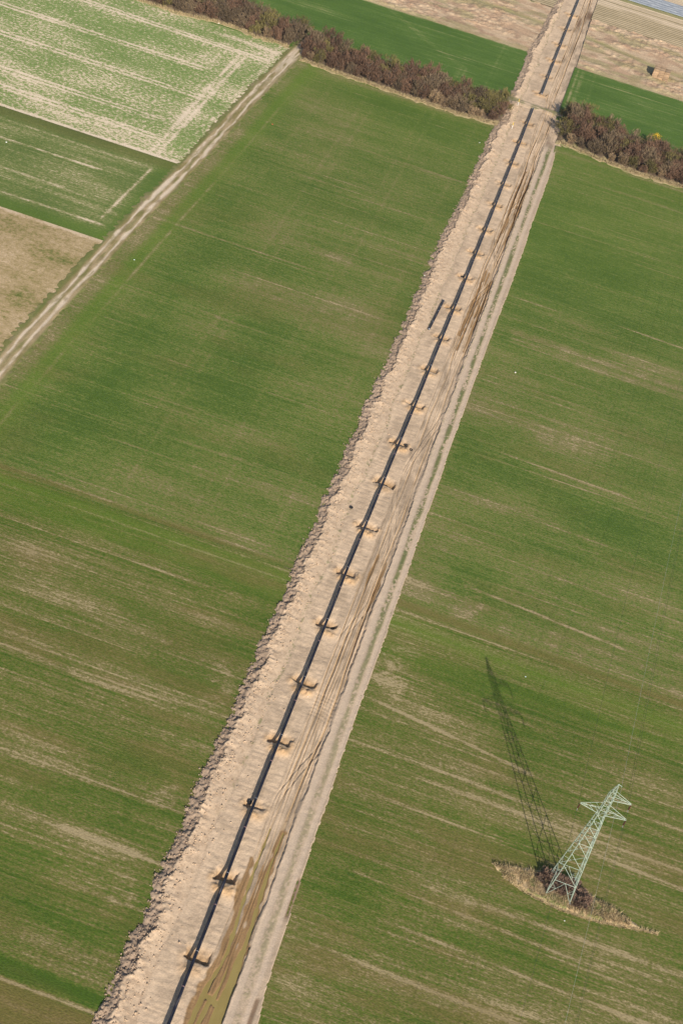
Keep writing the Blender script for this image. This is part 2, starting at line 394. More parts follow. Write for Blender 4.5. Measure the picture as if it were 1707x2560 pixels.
def mask_sparse(X, Y):
    d = 0.06 + ell(X, Y, (-120, 294), 16, 9, .12) + ell(X, Y, (-140, 272), 40, 7, .16) + ell(X, Y, (-112, 369), 12, 1.6, .5) + ell(X, Y, (-102, 365), 4, 4, .3) + ell(X, Y, (-185, 300), 30, 14, .1)
    d = d - ell(X, Y, (-150, 349), 30, 6, .2) - ell(X, Y, (-125, 330), 14, 6, .2) - ell(X, Y, (-106, 276), 4, 5, .25) + ell(X, Y, (-118, 346), 5, 4, .2)
    for y, x1 in ((358.6, -100), (336.5, -117), (314.8, -111), (290, -117), (278.2, -113)):
        for o in (-1.1, 1.1): d = d + line(X, Y, -215, x1, y + o + (x1 - X) * (.03 if y > 350 else 0), .42, .55, 0, 3)
    for o in (-1.2, 1.2): d = d + vline(X, Y, 268, 357, -110.2 + o, .5, .6, .012, 3)
    d = d + ell(X, Y, (-110.8, 300), 3, 20, .28) + line(X, Y, -215, -98, 266.2, .6, .9, 0, 2) + .3 * sst(-103, -98.5, X) * vn(X, Y / 6, 2)
    d = d + .55 * sst(369.5, 371.5, Y - (-(X + 98) * .12 - 0)) * 0
    return d, 0 * X, 0 * X
field('field', -240, -97, 265.5, 384, 0.8, 0.5, M_sparse, mask_sparse, right=lambda Y: track_x(Y) - 3.0)
def mask_second(X, Y):
    d = 0 * X
    for y, x1, a in ((247, -121, .5), (230.3, -126, .35), (217.3, -106.5, .55), (258, -108, .2)): d = d + line(X, Y, -215, x1, y, a, .5, 0, 2)
    d = d + vline(X, Y, 221, 257, -109, .6, .5, .05, 2) - .3 * sst(-107, -103, X) - .3 * (1 - sst(212, 216, Y)) - .25 * sst(259, 263, Y) + ell(X, Y, (-135, 238), 30, 5, .1)
    return d, .5 * sst(258, 262, Y), .6 * (1 - sst(212, 217, Y)) + .4 * sst(-108, -104, X)
field('field', -230, -99, 209.6, 265.5, 0.8, 0.5, M_second, mask_second, right=lambda Y: track_x(Y) - 2.6)
def mask_stub(X, Y):
    d = line(X, Y, -215, -102, 208.9, .5, .9, 0, 2) - ell(X, Y, (-116, 185), 8, 10, .2) - ell(X, Y, (-112, 195), 10, 3, .2) + ell(X, Y, (-122, 190), 10, 14, .06) - ell(X, Y, (-112, 165), 4, 16, .18)
    return d, 0 * X, 0 * X
field('field', -230, -100, 60, 209.6, 0.9, 0.6, M_stubble, mask_stub, right=lambda Y: track_x(Y) - 2.2)

def mask_nw(X, Y):
    p = np.array([G(854 + 210 * .5446, 30 * .5446), G(854 + 420 * .5446, 210 * .5446), G(854 + 560 * .5446, 310 * .5446)])
    cx = np.interp(Y, p[::-1, 1], p[::-1, 0]); o = 0
    for s in (-1.1, 1.1): o = o + np.exp(-((X - cx - s) / .6) ** 2)
    d = .3 * o + streaks(X, Y, 71, .4, 60) + line(X, Y, -200, -11, 443.5, .5, .8) + vline(X, Y, 398, 444, -19, .25, .4) + vline(X, Y, 398, 444, -21, .25, .4)
    return d, 0 * X, .3 + 0 * X
field('field', -220, -10.2, 376, 444.4, 0.9, 0.6, M_crop_n, mask_nw, z=0.004)
def mask_ne(X, Y):
    d = streaks(X, Y, 75, .45, 50) + vline(X, Y, 405, 442, 16.5, .25, .4) + vline(X, Y, 405, 442, 18.7, .25, .4) + line(X, Y, 14, 90, 442.3, .4, .8)
    d = d + .75 * (vline(X, Y, 400, 441, 11.5, 1, .5) + vline(X, Y, 400, 441, 13.6, 1, .5)) + ell(X, Y, (40, 410), 20, 1, .2)
    return d, 0 * X, .3 + 0 * X
field('field', 9.6, 120, 388, 443, 0.9, 0.6, M_crop_n, mask_ne, z=0.004)

# ------------------------------------------------------------------ rough grassland, ploughland and covered beds beyond
def soil_grid(name, xs, ys, zf, cf, mat, left=None, right=None):
    X, Y = np.meshgrid(xs, ys)
    if left is not None or right is not None:
        x0, x1 = xs[0], xs[-1]; l = left(Y) if left else x0; r = right(Y) if right else x1
        X = l + (r - l) * (X - x0) / (x1 - x0)
    Z = zf(X, Y); C = cf(X, Y, Z)
    return tag(link(name, grid_mesh(name, X, Y, Z, {'soil': C}), mat, smooth=True), kind='structure')
def lerp3(a, b, t): return np.asarray(a) * (1 - t[..., None]) + np.asarray(b) * t[..., None]
STRAW, STRAW2, STRAWG, STRAWD = (0.53, 0.385, 0.25), (0.45, 0.300, 0.19), (0.27, 0.24, 0.11), (0.32, 0.205, 0.135)
def rough_z(X, Y):
    n = fbm(X / 1.3, Y / 1.6, 15, 3); p = sst(.35, .62, fbm(X / 16, Y / 9, 16, 3))
    return 0.01 + (sst(.35, .8, n) * 0.55 + .25 * vn(X / 1.1, Y / 1.1, 17)) * (.15 + .85 * p) * sst(0, 3, Y - 443.6)
def path_w(X): return np.interp(X, [-200, -60, -12, 12, 40, 80, 120], [492, 483, 479, 478, 470, 463, 458])
def path_2(X): return np.interp(X, [-200, 12, 40, 80, 120], [499, 497, 494, 490, 486])
def rough_zz(X, Y):
    k = 1 - np.exp(-((Y - path_w(X)) / 2.2) ** 2)
    return 0.01 + (rough_z(X, Y) - .01) * k
def rough_c(X, Y, Z):
    a = fbm(X / 5, Y / 2.2, 25, 4); b = fbm(X / 14, Y / 6, 26, 3)
    C = lerp3(STRAW, STRAW2, sst(.4, .65, a)); C = C * (1 - sst(.55, .7, b) * .6)[..., None] + np.array(STRAWG) * (sst(.55, .7, b) * .6)[..., None]
    k = np.exp(-((Y - path_w(X)) / 2.4) ** 2); k = np.maximum(k, .6 * (1 - sst(446, 449, Y)))
    C = C * (1 - k * .7)[..., None] + np.array((0.27, 0.25, 0.10)) * (k * .7)[..., None]
    dk = sst(.62, .8, fbm(X / 6, Y / 4, 28, 3)) * .7
    return C * (1 - dk)[..., None] + np.array(STRAWD) * dk[..., None]
soil_grid('grassland', np.arange(-190, -9.4, 0.6), np.arange(443.6, 500.5, 0.6), rough_zz, rough_c, M_rough, right=lambda Y: np.interp(Y, [443, 495, 501], [-10.4, -9.2, -9.0]))
soil_grid('grassland', np.arange(9, 110, 0.6), np.arange(442.8, 500.6, 0.6), rough_zz, rough_c, M_rough, left=lambda Y: np.interp(Y, [443, 470, 495, 501], [10.2, 9.6, 9.2, 9.4]))
def plough_z(X, Y):
    return 0.02 + .16 * (0.5 + .5 * np.cos(2 * np.pi * (Y - 500) / 2.15)) + .05 * vn(X / .8, Y / .8, 33)
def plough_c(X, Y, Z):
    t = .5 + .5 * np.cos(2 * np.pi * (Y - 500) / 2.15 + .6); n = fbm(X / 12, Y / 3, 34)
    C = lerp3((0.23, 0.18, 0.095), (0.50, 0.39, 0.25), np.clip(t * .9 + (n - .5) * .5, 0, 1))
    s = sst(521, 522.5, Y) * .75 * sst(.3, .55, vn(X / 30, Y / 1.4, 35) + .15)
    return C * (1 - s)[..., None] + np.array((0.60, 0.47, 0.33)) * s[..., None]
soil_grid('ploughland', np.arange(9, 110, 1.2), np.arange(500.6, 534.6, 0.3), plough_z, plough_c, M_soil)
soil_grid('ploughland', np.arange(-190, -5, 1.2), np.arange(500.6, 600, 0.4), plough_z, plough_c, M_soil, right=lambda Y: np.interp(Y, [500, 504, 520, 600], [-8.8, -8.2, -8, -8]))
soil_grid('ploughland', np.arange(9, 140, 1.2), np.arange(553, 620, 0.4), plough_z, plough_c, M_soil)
soil_grid('grass_path', np.arange(9, 140, 1.2), np.arange(534.6, 538.6, 0.5), lambda X, Y: .03 + .1 * vn(X, Y, 3), lambda X, Y, Z: lerp3((0.24, 0.23, 0.09), (0.36, 0.30, 0.15), vn(X / 5, Y, 3)), M_rough)
m, nt_, b_ = new_mat('crop_film', 0.6, 0.3); k = N(nt_)
n_ = k.noise(k.scale(k.pos(), (1 / 3, 1 / .6, 1)), 1, 3)
k.set(b_.inputs['Base Color'], k.ramp(n_, [(0.3, (0.20, 0.22, 0.25)), (0.55, (0.30, 0.32, 0.35)), (0.75, (0.44, 0.45, 0.46))])); M_film = m
def film(y0, y1, i):
    xs = np.arange(17, 140, 1.2); ys = np.linspace(y0, y1, 12); X, Y = np.meshgrid(xs, ys)
    t = (Y - y0) / (y1 - y0)
    X = X + (Y - 538) * 0.9
    Z = .05 + .32 * np.sin(np.pi * np.clip(t, 0, 1)) ** .5 + .05 * vn(X / 2, Y, i)
    o = link('crop_cover', grid_mesh('crop_cover', X, Y, Z), M_film, smooth=True)
    tag(o, 'long grey blue plastic film stretched over a crop bed beyond the ploughland', 'crop cover', 'plastic film covers over the far beds')
for i in range(5): film(538.9 + i * 2.85, 538.9 + i * 2.85 + 2.6, i)

# ------------------------------------------------------------------ the dug strip: bank, bed, pits, ruts, haul road
PITS = [0.5, 17.9, 36.2, 53.5, 70.8, 89.6, 108.0, 125.9, 144.2, 162.0, 180.6, 198.9, 216.8, 234.5, 254.1, 270.5, 287.5, 306.1, 322.9, 340.7, 358.5, 376.2,
        406.5, 424.5, 443.0, 461.5, 480.5, 499.0, -17.2, -35.0]
PITS = sorted(PITS)
PW = {0.5: (-2.0, 3.1, 3.7), 17.9: (-2.4, 1.9, 3.6), 36.2: (-2.3, 2.5, 2.6), 89.6: (-2.7, 2.2, 3.2), 70.8: (-2.6, 2.6, 3.4)}
FL = -0.30
def strip_rows():
    ys = []; y = -58.0
    while y < 577: ys.append(y); y += 0.24 + 0.00055 * max(0, y + 45)
    return np.array(ys + [577.0])
XS = np.concatenate([np.arange(-15, -3.1, .2), np.arange(-3.1, 9.5, .13), np.arange(9.5, 16.21, .2)])
YS = strip_rows()
X, Y = np.meshgrid(XS, YS)
y = Y
north = sst(399, 403, Y)                                        # beyond the hedge gap
cross = sst(390.5, 392, Y) * (1 - sst(394.5, 396.5, Y))         # grassy crossing left undug
er = edge_r(Y) + (vn(Y / 9, 0 * Y, 1) - .5) * .3 + (vn(Y / 1.7, 0 * Y, 2) - .5) * .14 + (vn(Y / .6, 0 * Y, 122) - .5) * .14
erN = np.interp(Y, [400, 448, 495, 505, 530, 577], [11.2, 10.3, 9.4, 10.6, 12, 12]) + (vn(Y / 4, 0 * Y, 1) - .5) * .7 + (vn(Y / .7, 0 * Y, 2) - .5) * .4
er = np.where(Y > 378, np.where(Y > 398, erN, np.interp(Y, [378, 398], [11.8, 11.2]) + (vn(Y / 2.6, 0 * Y, 1) - .5)), er)
el = -11.9 + np.interp(Y, [-20, 40, 110, 260, 330, 360, 372, 398, 440, 496, 501], [0, 0, -.5, -.6, 0, .3, 1.8, 1.6, .7, 2.6, 3.2]) + (vn(Y / 4.5, 0 * Y, 3) - .5) * 1.0 + (vn(Y / 1.3, 0 * Y, 33) - .5) * .7 + (vn(Y / .6, 0 * Y, 4) - .5) * .5
cr = el + 2.5 + (vn(Y / 2.6, 0 * Y, 5) - .5) * 1.2 + (vn(Y / .8, 0 * Y, 55) - .5) * .6               # crest of the bank
top = 0.98 + (vn(Y / 2.6, 0 * Y + 4, 6) - .5) * .42 + (vn(Y / .9, 0 * Y, 7) - .5) * .22
top = top * (1 - sst(362, 372, Y) * (1 - sst(398, 404, Y)) * .55) * (1 - sst(497, 500, Y))
foot = -5.5 + (vn(Y / 5, 0 * Y, 8) - .5) * 1.2
clod = np.where(X <= cr, fbm(X / .85, Y / .85, 50, 3), fbm(X / .55, Y / .55, 57, 3)) - .5
clod2 = np.abs(fbm(X / .55, Y / .55, 53, 2) - .5) * 2
ridgeL = sst(0, 1, (X - el) / (cr - el + 1e-6))
H = np.full_like(X, FL)
inb = (X > el) & (X < cr); slope_r = np.clip((foot - X) / (foot - cr), 0, 1)
hb = np.where(X <= cr, np.clip((X - el) / (cr - el), -1, 1) ** 1 * .0 + sst(0, .16, (X - el) / (cr - el)) * .30 + .20 * sst(.15, .8, (X - el) / (cr - el)) + sst(-.42, 0.0, X - cr) * (.86 + .4 * (top - .98) - .50), FL + (.86 + .4 * (top - .98) * slope_r ** 2 - FL) * (.8 * slope_r + .2 * slope_r ** 2))
bankw = (X < foot)
H = np.where(bankw, hb, FL)
rough = np.where(X <= cr, sst(0, .2, (X - el)) * 1.0, sst(0, .9, slope_r))
H = H + np.where(bankw, clod * np.where(X <= cr, .95, .40) * rough - clod2 * np.where(X <= cr, .42, .16) * rough, 0)
H = np.where(X < el, -.14 - .1 * np.clip(el - X, 0, 1), H)
# graded bed: blade and track marks across the strip
bed = sst(0, 1.0, X - foot) * (1 - sst(2.8, 3.6, X))
gm = vn(X / 3.0 + 9, Y / .42, 60) - .5
H = H + bed * (gm * .11 + (fbm(X / .5, Y / .5, 67, 2) - .5) * .06 + (fbm(X / 1.3, Y / .9, 61) - .5) * .10)
H = H + bed * (.10 * np.exp(-((X - foot - .6) / .35) ** 2) * vn(X, Y / 1.2, 63))
# haul road on the undug side
sc_x = 8.75 + (vn(Y / 9, 0 * Y, 10) - .5) * .5 + (vn(Y / .8, 0 * Y, 11) - .5) * .22
plate = sst(-.07 - .9 * sst(.5, .8, vn(Y / 5, 0 * Y, 69)), .07, X - sc_x) * (1 - sst(358, 366, Y))
H = H * (1 - plate) + plate * (.07 + .10 * np.exp(-((X - sc_x - .15) / .3) ** 2) * vn(Y / 3, 0 * Y, 65) + (fbm(X / .8, Y / .8, 64) - .5) * .08)
# running ruts
def prof(pts): return np.interp(Y, [p[0] for p in pts], [p[1] for p in pts])
deep = prof([(-60, 1), (30, 1), (40, .55), (60, .8), (75, .7), (82, 1), (100, 1), (112, .45), (205, .3), (215, .9), (262, 1.1), (272, .9), (280, 1.3), (335, 1.3), (345, .8), (390, .9), (405, .7), (500, 1.0), (577, .8)])
ruts = 0 * X; run = sst(2.9, 3.6, X) * (1 - sst(-.5, .1, X - np.where(Y > 362, er, sc_x)))
r = np.random.default_rng(3)
for i, (x0, wd, dp) in enumerate(((5.0, .24, .30), (7.65, .24, .34), (4.1, .15, .13), (5.9, .15, .15), (6.7, .14, .13), (8.25, .15, .15), (3.5, .13, .09), (6.25, .12, .10), (7.1, .13, .12))):
    xc = x0 + (vn(Y / 22, 0 * Y + i, 70) - .5) * .9 + (vn(Y / 6, 0 * Y + i, 71) - .5) * .14 + (vn(Y / .8, 0 * Y + i, 76) - .5) * .05
    xc = xc - north * 1.6 + sst(268, 280, Y) * (1 - sst(335, 350, Y)) * .35
    amp = deep * dp * (.35 + .95 * vn(Y / 9, 0 * Y + i * 3.3, 72))
    ruts = ruts - amp * np.exp(-((X - xc) / wd) ** 4) + .55 * amp * np.exp(-((X - xc - wd * 1.55) / (wd * .5)) ** 2) + .2 * amp * np.exp(-((X - xc + wd * 1.6) / (wd * .6)) ** 2)
H = H + run * (ruts + (fbm(X / .5, Y / 1.6, 74) - .5) * .08)
for i, (xa, xb, ya, yb, dp) in enumerate(((3.2, 8.3, 38, 62, .13), (8.2, 3.6, 118, 150, .10), (3.4, 7.9, 150, 186, .10), (7.4, 2.9, 196, 226, .10), (3.6, 8.2, 236, 262, .14), (8.4, 4.2, 262, 292, .16), (4.0, 8.3, 300, 322, .14), (7.8, 3.2, 326, 352, .12), (3.3, 6.8, 84, 104, .09), (6.9, 3.4, 346, 372, .10))):
    for off in (0, 2.4):                                         # machines that swung across
        t_ = np.clip((Y - ya) / (yb - ya), -.2, 1.2); xc = xa + (xb - xa) * (t_ * t_ * (3 - 2 * t_)) + off * np.sign(xb - xa) * .5 + (vn(Y / 3, 0 * Y + i, 77) - .5) * .2
        ruts = ruts - 0.0
        H = H - run * dp * sst(ya - 3, ya + 4, Y) * (1 - sst(yb - 4, yb + 3, Y)) * (np.exp(-((X - xc) / .17) ** 4) - .5 * np.exp(-((X - xc - .3) / .14) ** 2))
arc = 0 * X                                                     # machine turning marks
for k_ in range(7):
    rr = np.hypot((X - 4.0), (Y - 55.5)); arc = arc - np.exp(-((rr - 8.6 - k_ * 1.0) / .2) ** 2)
H = H + run * .10 * arc * sst(58, 62, Y) * (1 - sst(72, 76, Y))
# wheel tracks of the haul road
wl, wr = 9.75 + 0 * X, 12.55 + (vn(Y / 30, 0 * Y, 12) - .5) * .3
for c_, w_ in ((wl, .75), (wr, .6)): H = H - plate * .05 * np.exp(-((X - c_) / w_) ** 4)
# soft edge to the field
H = np.where(X > er, -.13 - .1 * np.clip(X - er, 0, 1), H); H = H + .07 * np.exp(-((X - er + .25) / .18) ** 2) * vn(X / .4, Y / .5, 13) * (X < er)
H = H * (1 - cross) + cross * (.03 + .08 * (vn(X, Y, 14) - .5)) * np.where((X > el - 1) & (X < er), 1, 0) + cross * np.where((X > el - 1) & (X < er), 0, H)
# bell pits under the joints, spoil on their near side
pit = 0 * X; spoil = 0 * X; PD = 1.0 + .5 * (vn(Y / 14, 0 * Y, 97) - .5)
for i, yj in enumerate(PITS):
    if yj < 395 < yj + 3: continue
    xl, xr, ln = PW.get(yj, (-2.3 - .7 * r.random(), 2.1 + .8 * r.random(), 2.6 + 1.0 * r.random()))
    m_ = np.abs(Y[:, 0] - yj) < 9; Xm, Ym = X[m_], Y[m_]
    nz = (fbm(Xm / .9, Ym / .9, 80 + i, 2) - .5) * 1.0 + (r.random() - .5) * .5
    near = yj + .1 + (r.random() * 1.1 - .6) * np.abs(Xm / 2.6) ** 2 + (r.random() - .5) * .35 * Xm + nz * .5
    far = yj + ln + nz - .35 * (Xm / 2.4) ** 2
    d_ = sst(-.05, .3, Ym - near) * (1 - sst(-2.9, .5, Ym - far)) * sst(-.1, .5, Xm - xl - nz) * (1 - sst(-.5, .1, Xm - xr - nz))
    pit[m_] = np.maximum(pit[m_], d_)
    sp = np.exp(-((Ym - yj + 1.5) / 1.15) ** 2) * np.exp(-((Xm - .4) / 2.3) ** 4) + .6 * np.exp(-((Ym - yj - .6) / 1.2) ** 2) * np.exp(-((Xm - xl + .2) / .7) ** 2) + .6 * np.exp(-((Ym - yj - .6) / 1.3) ** 2) * np.exp(-((Xm - xr - .3) / .6) ** 2)
    sp = sp * (.55 + .75 * r.random())
    spoil[m_] = np.maximum(spoil[m_], sp * (.8 + .4 * fbm(Xm / .6, Ym / .6, 90 + i, 2)) * (1 - d_))
H = H + spoil * .45 * (.45 + 1.1 * (fbm(X / .6, Y / .6, 99, 2))) - pit * PD * (1 - .4 * sst(140, 260, Y)) * (.85 + .6 * (fbm(X / .7, Y / .7, 98, 2) - .5))
# standing water: ruts that join into a pool at the near end
WL = FL - .10
def cap(P, rads):
    o = np.full_like(X, 9.0)
    for (a, ra), (b2, rb) in zip(zip(P[:-1], rads[:-1]), zip(P[1:], rads[1:])):
        a = np.array(a); b2 = np.array(b2); ab = b2 - a
        t = np.clip(((X - a[0]) * ab[0] + (Y - a[1]) * ab[1]) / (ab @ ab), 0, 1)
        dd = np.hypot(X - a[0] - t * ab[0], Y - a[1] - t * ab[1]) - (ra + (rb - ra) * t); o = np.minimum(o, dd)
    return o
wob = (vn(X / .8, Y / 1.6, 44) - .5) * .45
pool = np.minimum.reduce([
    cap([(4.65, 33), (4.75, 28), (4.65, 24), (4.8, 18), (4.85, 14), (5.2, 9), (5.3, 3.5), (4.7, -1), (4.0, -5), (3.6, -14), (3.3, -40)], [.1, .2, .3, .26, .3, .34, .34, .4, .55, .35, .3]),
    cap([(7.4, 33), (7.3, 28.5), (7.2, 24), (7.55, 18), (7.8, 13), (7.9, 8), (8.0, 3), (8.0, -3), (7.8, -8), (7.6, -20), (7.4, -40)], [.1, .2, .26, .34, .3, .4, .8, .95, 1.2, 1.4, 1.3]),
    cap([(6.5, 4), (6.3, -2), (6.0, -5)], [.1, .3, .5]), cap([(5.4, -6), (5.0, -12), (4.6, -30)], [.5, .35, .3]), cap([(4.4, -4.6), (7.6, -5.8)], [.55, .8])]) + wob * .7
wetp = np.minimum.reduce([cap([(3.4, 25), (3.6, 18), (4.6, 10), (4.8, 4), (3.9, -4), (3.6, -12), (3.2, -40)], [.3, .8, .55, .7, 1.2, 1.1, 1]), cap([(7.4, 33), (7, 22), (7.6, 10), (7.9, 0), (7.6, -10), (7.4, -40)], [.4, .75, .95, 1.4, 1.7, 1.9]),
                          cap([(6.2, 9), (6.2, 2), (6.3, -10), (6, -40)], [.2, 1.2, 2.0, 2.2]), cap([(6.0, 25), (6.1, 15), (6.3, 6)], [.1, .45, .3])]) + wob * 1.6
nearw = (1 - sst(33, 36, Y))
pool = np.where(Y > 36, 9, pool)
poolm = 1 - sst(-.22, .1, pool)
wet = (1 - sst(-.15, .25, wetp)) * nearw * (1 - plate)
H = np.where(Y < 36, np.where(run > .01, np.maximum(H, WL + .035 + .03 * vn(X, Y / 2, 46)), H), H)
H = H * (1 - poolm) + poolm * (WL - .12)
# more wet ruts further along
wet2 = sst(.5, .68, vn(X / .55, Y / 11, 47)) * run * (sst(212, 222, Y) * (1 - sst(256, 264, Y)) + sst(274, 284, Y) * (1 - sst(330, 340, Y)) + .7 * sst(408, 415, Y) * (1 - sst(428, 436, Y)) + .8 * sst(462, 470, Y) * (1 - sst(500, 510, Y)))
wet2 = wet2 * np.clip(-ruts / .16, 0, 1) ** .7
wet3 = sst(.02, .2, -ruts) * run * (sst(100, 106, Y) * (1 - sst(116, 121, Y)) + sst(216, 222, Y) * (1 - sst(256, 262, Y)) + sst(276, 284, Y) * (1 - sst(330, 338, Y)))
wetR = np.exp(-((X - 13.35) / .45) ** 4) * (sst(14, 16, Y) * (1 - sst(23.5, 25, Y)) + (1 - sst(-2.5, -1.5, Y))) * .85
H = H - wetR * .1 * (X < er)
npatch = np.exp(-((X - 8.0) / 1.6) ** 4 - ((Y - 505) / 5.5) ** 4) + np.exp(-((X - 4.6) / .7) ** 4 - ((Y - 493) / 7) ** 4) * sst(.3, .6, vn(X, Y / 4, 5))
WR = np.minimum.reduce([cap(P_, R_) for P_, R_ in (
    ([(6.0, 338), (5.4, 322), (5.5, 305), (5.9, 296), (5.3, 282)], [.2, .45, .5, .4, .15]), ([(8.0, 344), (8.2, 325), (8.1, 310), (8.0, 296), (7.7, 282)], [.15, .4, .55, .45, .15]),
    ([(7.0, 330), (6.9, 315), (7.3, 304)], [.1, .25, .15]), ([(5.3, 264), (5.0, 245), (4.5, 222)], [.2, .42, .45]), ([(6.4, 262), (6.0, 240), (5.4, 214)], [.15, .3, .2]),
    ([(7.3, 255), (7.0, 240), (6.8, 228)], [.12, .28, .15]), ([(8.1, 258), (7.9, 238), (7.4, 214)], [.15, .36, .2]), ([(5.4, 119), (5.2, 111), (5.1, 105)], [.12, .5, .1]), ([(7.9, 117), (7.8, 108), (7.5, 99)], [.12, .5, .12]))])
WR = WR + (vn(X / .9, Y / 2.4, 115) - .5) * .45
wetc = 1 - sst(-.1, .16, WR)
H = H - .13 * (1 - sst(-.2, .05, WR)) * run
# colours of the soil itself
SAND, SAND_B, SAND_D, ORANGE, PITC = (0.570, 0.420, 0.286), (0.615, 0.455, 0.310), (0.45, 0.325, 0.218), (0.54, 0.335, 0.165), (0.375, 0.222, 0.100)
TOPS, WETC, DARKW, GRASS = (0.315, 0.228, 0.162), (0.265, 0.160, 0.075), (0.20, 0.125, 0.075), (0.105, 0.135, 0.040)
n1 = fbm(X / 6, Y / 9, 101); n2 = fbm(X / .9, Y / .9, 102); n3 = fbm(X / 1.4, Y / 7, 103)
C = lerp3(SAND, SAND_B, sst(.3, .7, n1)); C = C * (1 - .30 * sst(.45, .75, n3) * run)[..., None]; C = C * (1 - .16 * sst(.4, .7, fbm(X / 2.6, Y / 5, 104)) - .14 * bed * (vn(X / 3.0 + 9, Y / .42, 60) - .3) - .10 * run * sst(.4, .7, vn(X / .22, Y / 6, 114)))[..., None]
C = C * (.86 + .28 * n2)[..., None]
bw = (X < foot + .3) & (X > cr); C = np.where(bw[..., None], lerp3(np.array(SAND) * .97, SAND_D, sst(.4, .8, n2)), C)
tp = (X <= cr) * 1.0 * np.clip(.85 + .3 * (n2 - .5), 0, 1); C = C * (1 - tp)[..., None] + np.array(TOPS) * (.85 + .3 * vn(X / 4, Y / 8, 105))[..., None] * tp[..., None]
C = C * (1 - .75 * np.clip(spoil * 1.3, 0, 1))[..., None] + np.array(ORANGE) * (.75 * np.clip(spoil * 1.3, 0, 1))[..., None]
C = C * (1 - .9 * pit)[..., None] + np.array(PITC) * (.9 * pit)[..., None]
rutc = np.clip(-ruts / .25, 0, .7) * run; C = C * (1 - rutc)[..., None] + np.array((0.45, 0.295, 0.150)) * rutc[..., None]
pl = plate * .55; C = C * (1 - pl)[..., None] + np.array((0.42, 0.318, 0.225)) * pl[..., None]
whl = plate * np.maximum(np.exp(-((X - wl) / .72) ** 4), np.exp(-((X - wr) / .55) ** 4)) * .75
C = C * (1 - whl)[..., None] + np.array((0.56, 0.43, 0.315)) * whl[..., None]
tuft = plate * sst(.36, .52, vn(X / .35, Y / .45, 106) * .5 + vn(X / 2, Y / 6, 107) * .5) * np.exp(-((X - 11.2 - .25 * (vn(Y / 5, 0 * Y, 66) - .5)) / (.46 + .3 * vn(Y / 7, 0 * Y, 68))) ** 4) * (.45 + .55 * sst(40, 120, Y))
tuft = np.maximum(tuft, plate * .6 * sst(.6, .7, vn(X / .3, Y / .5, 108)) * np.exp(-((X - 8.95) / .3) ** 2) * sst(120, 200, Y))
tuft = np.maximum(tuft, .7 * sst(.66, .74, vn(X / .45, Y / .45, 109)) * np.exp(-((X - foot) / .5) ** 2) * sst(20, 60, Y))
tuft = np.maximum(tuft, cross * sst(.35, .6, fbm(X / 3, Y / 1, 110)) * .8)
g3 = lerp3(GRASS, (0.165, 0.165, 0.06), vn(X / 1, Y / 1, 111))
C = C * (1 - .92 * tuft)[..., None] + g3 * (.92 * tuft)[..., None]
H = H + tuft * .10 * vn(X / .3, Y / .3, 112)
w_ = np.clip(np.maximum.reduce([wet, .7 * wet2, .5 * wet3, wetc]), 0, 1)
C = C * (1 - w_)[..., None] + np.array(WETC) * (.85 + .4 * vn(X / .5, Y / 3, 113))[..., None] * w_[..., None]
wk = np.clip(np.maximum(wetR, np.clip(npatch, 0, 1)), 0, 1); C = C * (1 - wk)[..., None] + np.array(DARKW) * wk[..., None]
lit = sst(.5, .7, fbm(X / 2, Y / 2, 120)) * np.exp(-((X - 10.5) / 2.2) ** 4 - ((Y - 374) / 9) ** 4) * .75     # twig litter in the hedge gap
C = C * (1 - lit)[..., None] + np.array((0.24, 0.155, 0.11)) * lit[..., None]
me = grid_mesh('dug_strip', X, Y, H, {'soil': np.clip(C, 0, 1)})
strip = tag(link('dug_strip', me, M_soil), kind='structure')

def hgt(x, y_):
    i = np.clip(np.searchsorted(YS, y_), 1, len(YS) - 1); j = np.clip(np.searchsorted(XS, x), 1, len(XS) - 1)
    return H[i, j]

# clods that have rolled off the bank
def clods():
    n = 13000; r = np.random.default_rng(12)
    yy = -50 + 440 * r.random(n) ** 1.5
    e = np.interp(yy, YS, el[:, 0])
    xx = np.where(r.random(n) < .45, e - .1 + np.abs(r.normal(0, 1.5, n)) - .5 * (r.random(n) < .12), e + 2.2 + np.abs(r.normal(0, 2.3, n)))
    s = .04 + .22 * r.random(n) ** 3.5
    V = np.array([(1, 0, 0), (0, 1, 0), (-1, 0, 0), (0, -1, 0), (0, 0, 1), (0, 0, -.6)], float)
    F = np.array([(0, 1, 4), (1, 2, 4), (2, 3, 4), (3, 0, 4), (1, 0, 5), (2, 1, 5), (3, 2, 5), (0, 3, 5)])
    z = np.maximum(hgt(xx, yy), 0.0 * (xx < e) - 9)
    z = np.where(xx < e, 0.0, z)
    P = V[None] * s[:, None, None] * (.7 + .7 * r.random((n, 6, 1))) + np.stack([xx, yy, z + s * .3], -1)[:, None]
    FF = F[None] + 6 * np.arange(n)[:, None, None]
    me = npmesh('soil_clods', P.reshape(-1, 3), FF.reshape(-1, 3), 3)
    at = me.attributes.new('soil', 'FLOAT_COLOR', 'POINT')
    cc = np.ones((n, 6, 4), np.float32); cc[..., :3] = np.where((xx < e + 2.4)[:, None, None], np.array((0.33, 0.24, 0.17)), np.array((0.45, 0.33, 0.226))) * (.75 + .5 * r.random((n, 1, 1)))
    at.data.foreach_set('color', cc.ravel())
    tag(link('soil_clods', me, M_soil), 'loose clods of pale soil scattered along the bank beside the field', kind='stuff')
clods()

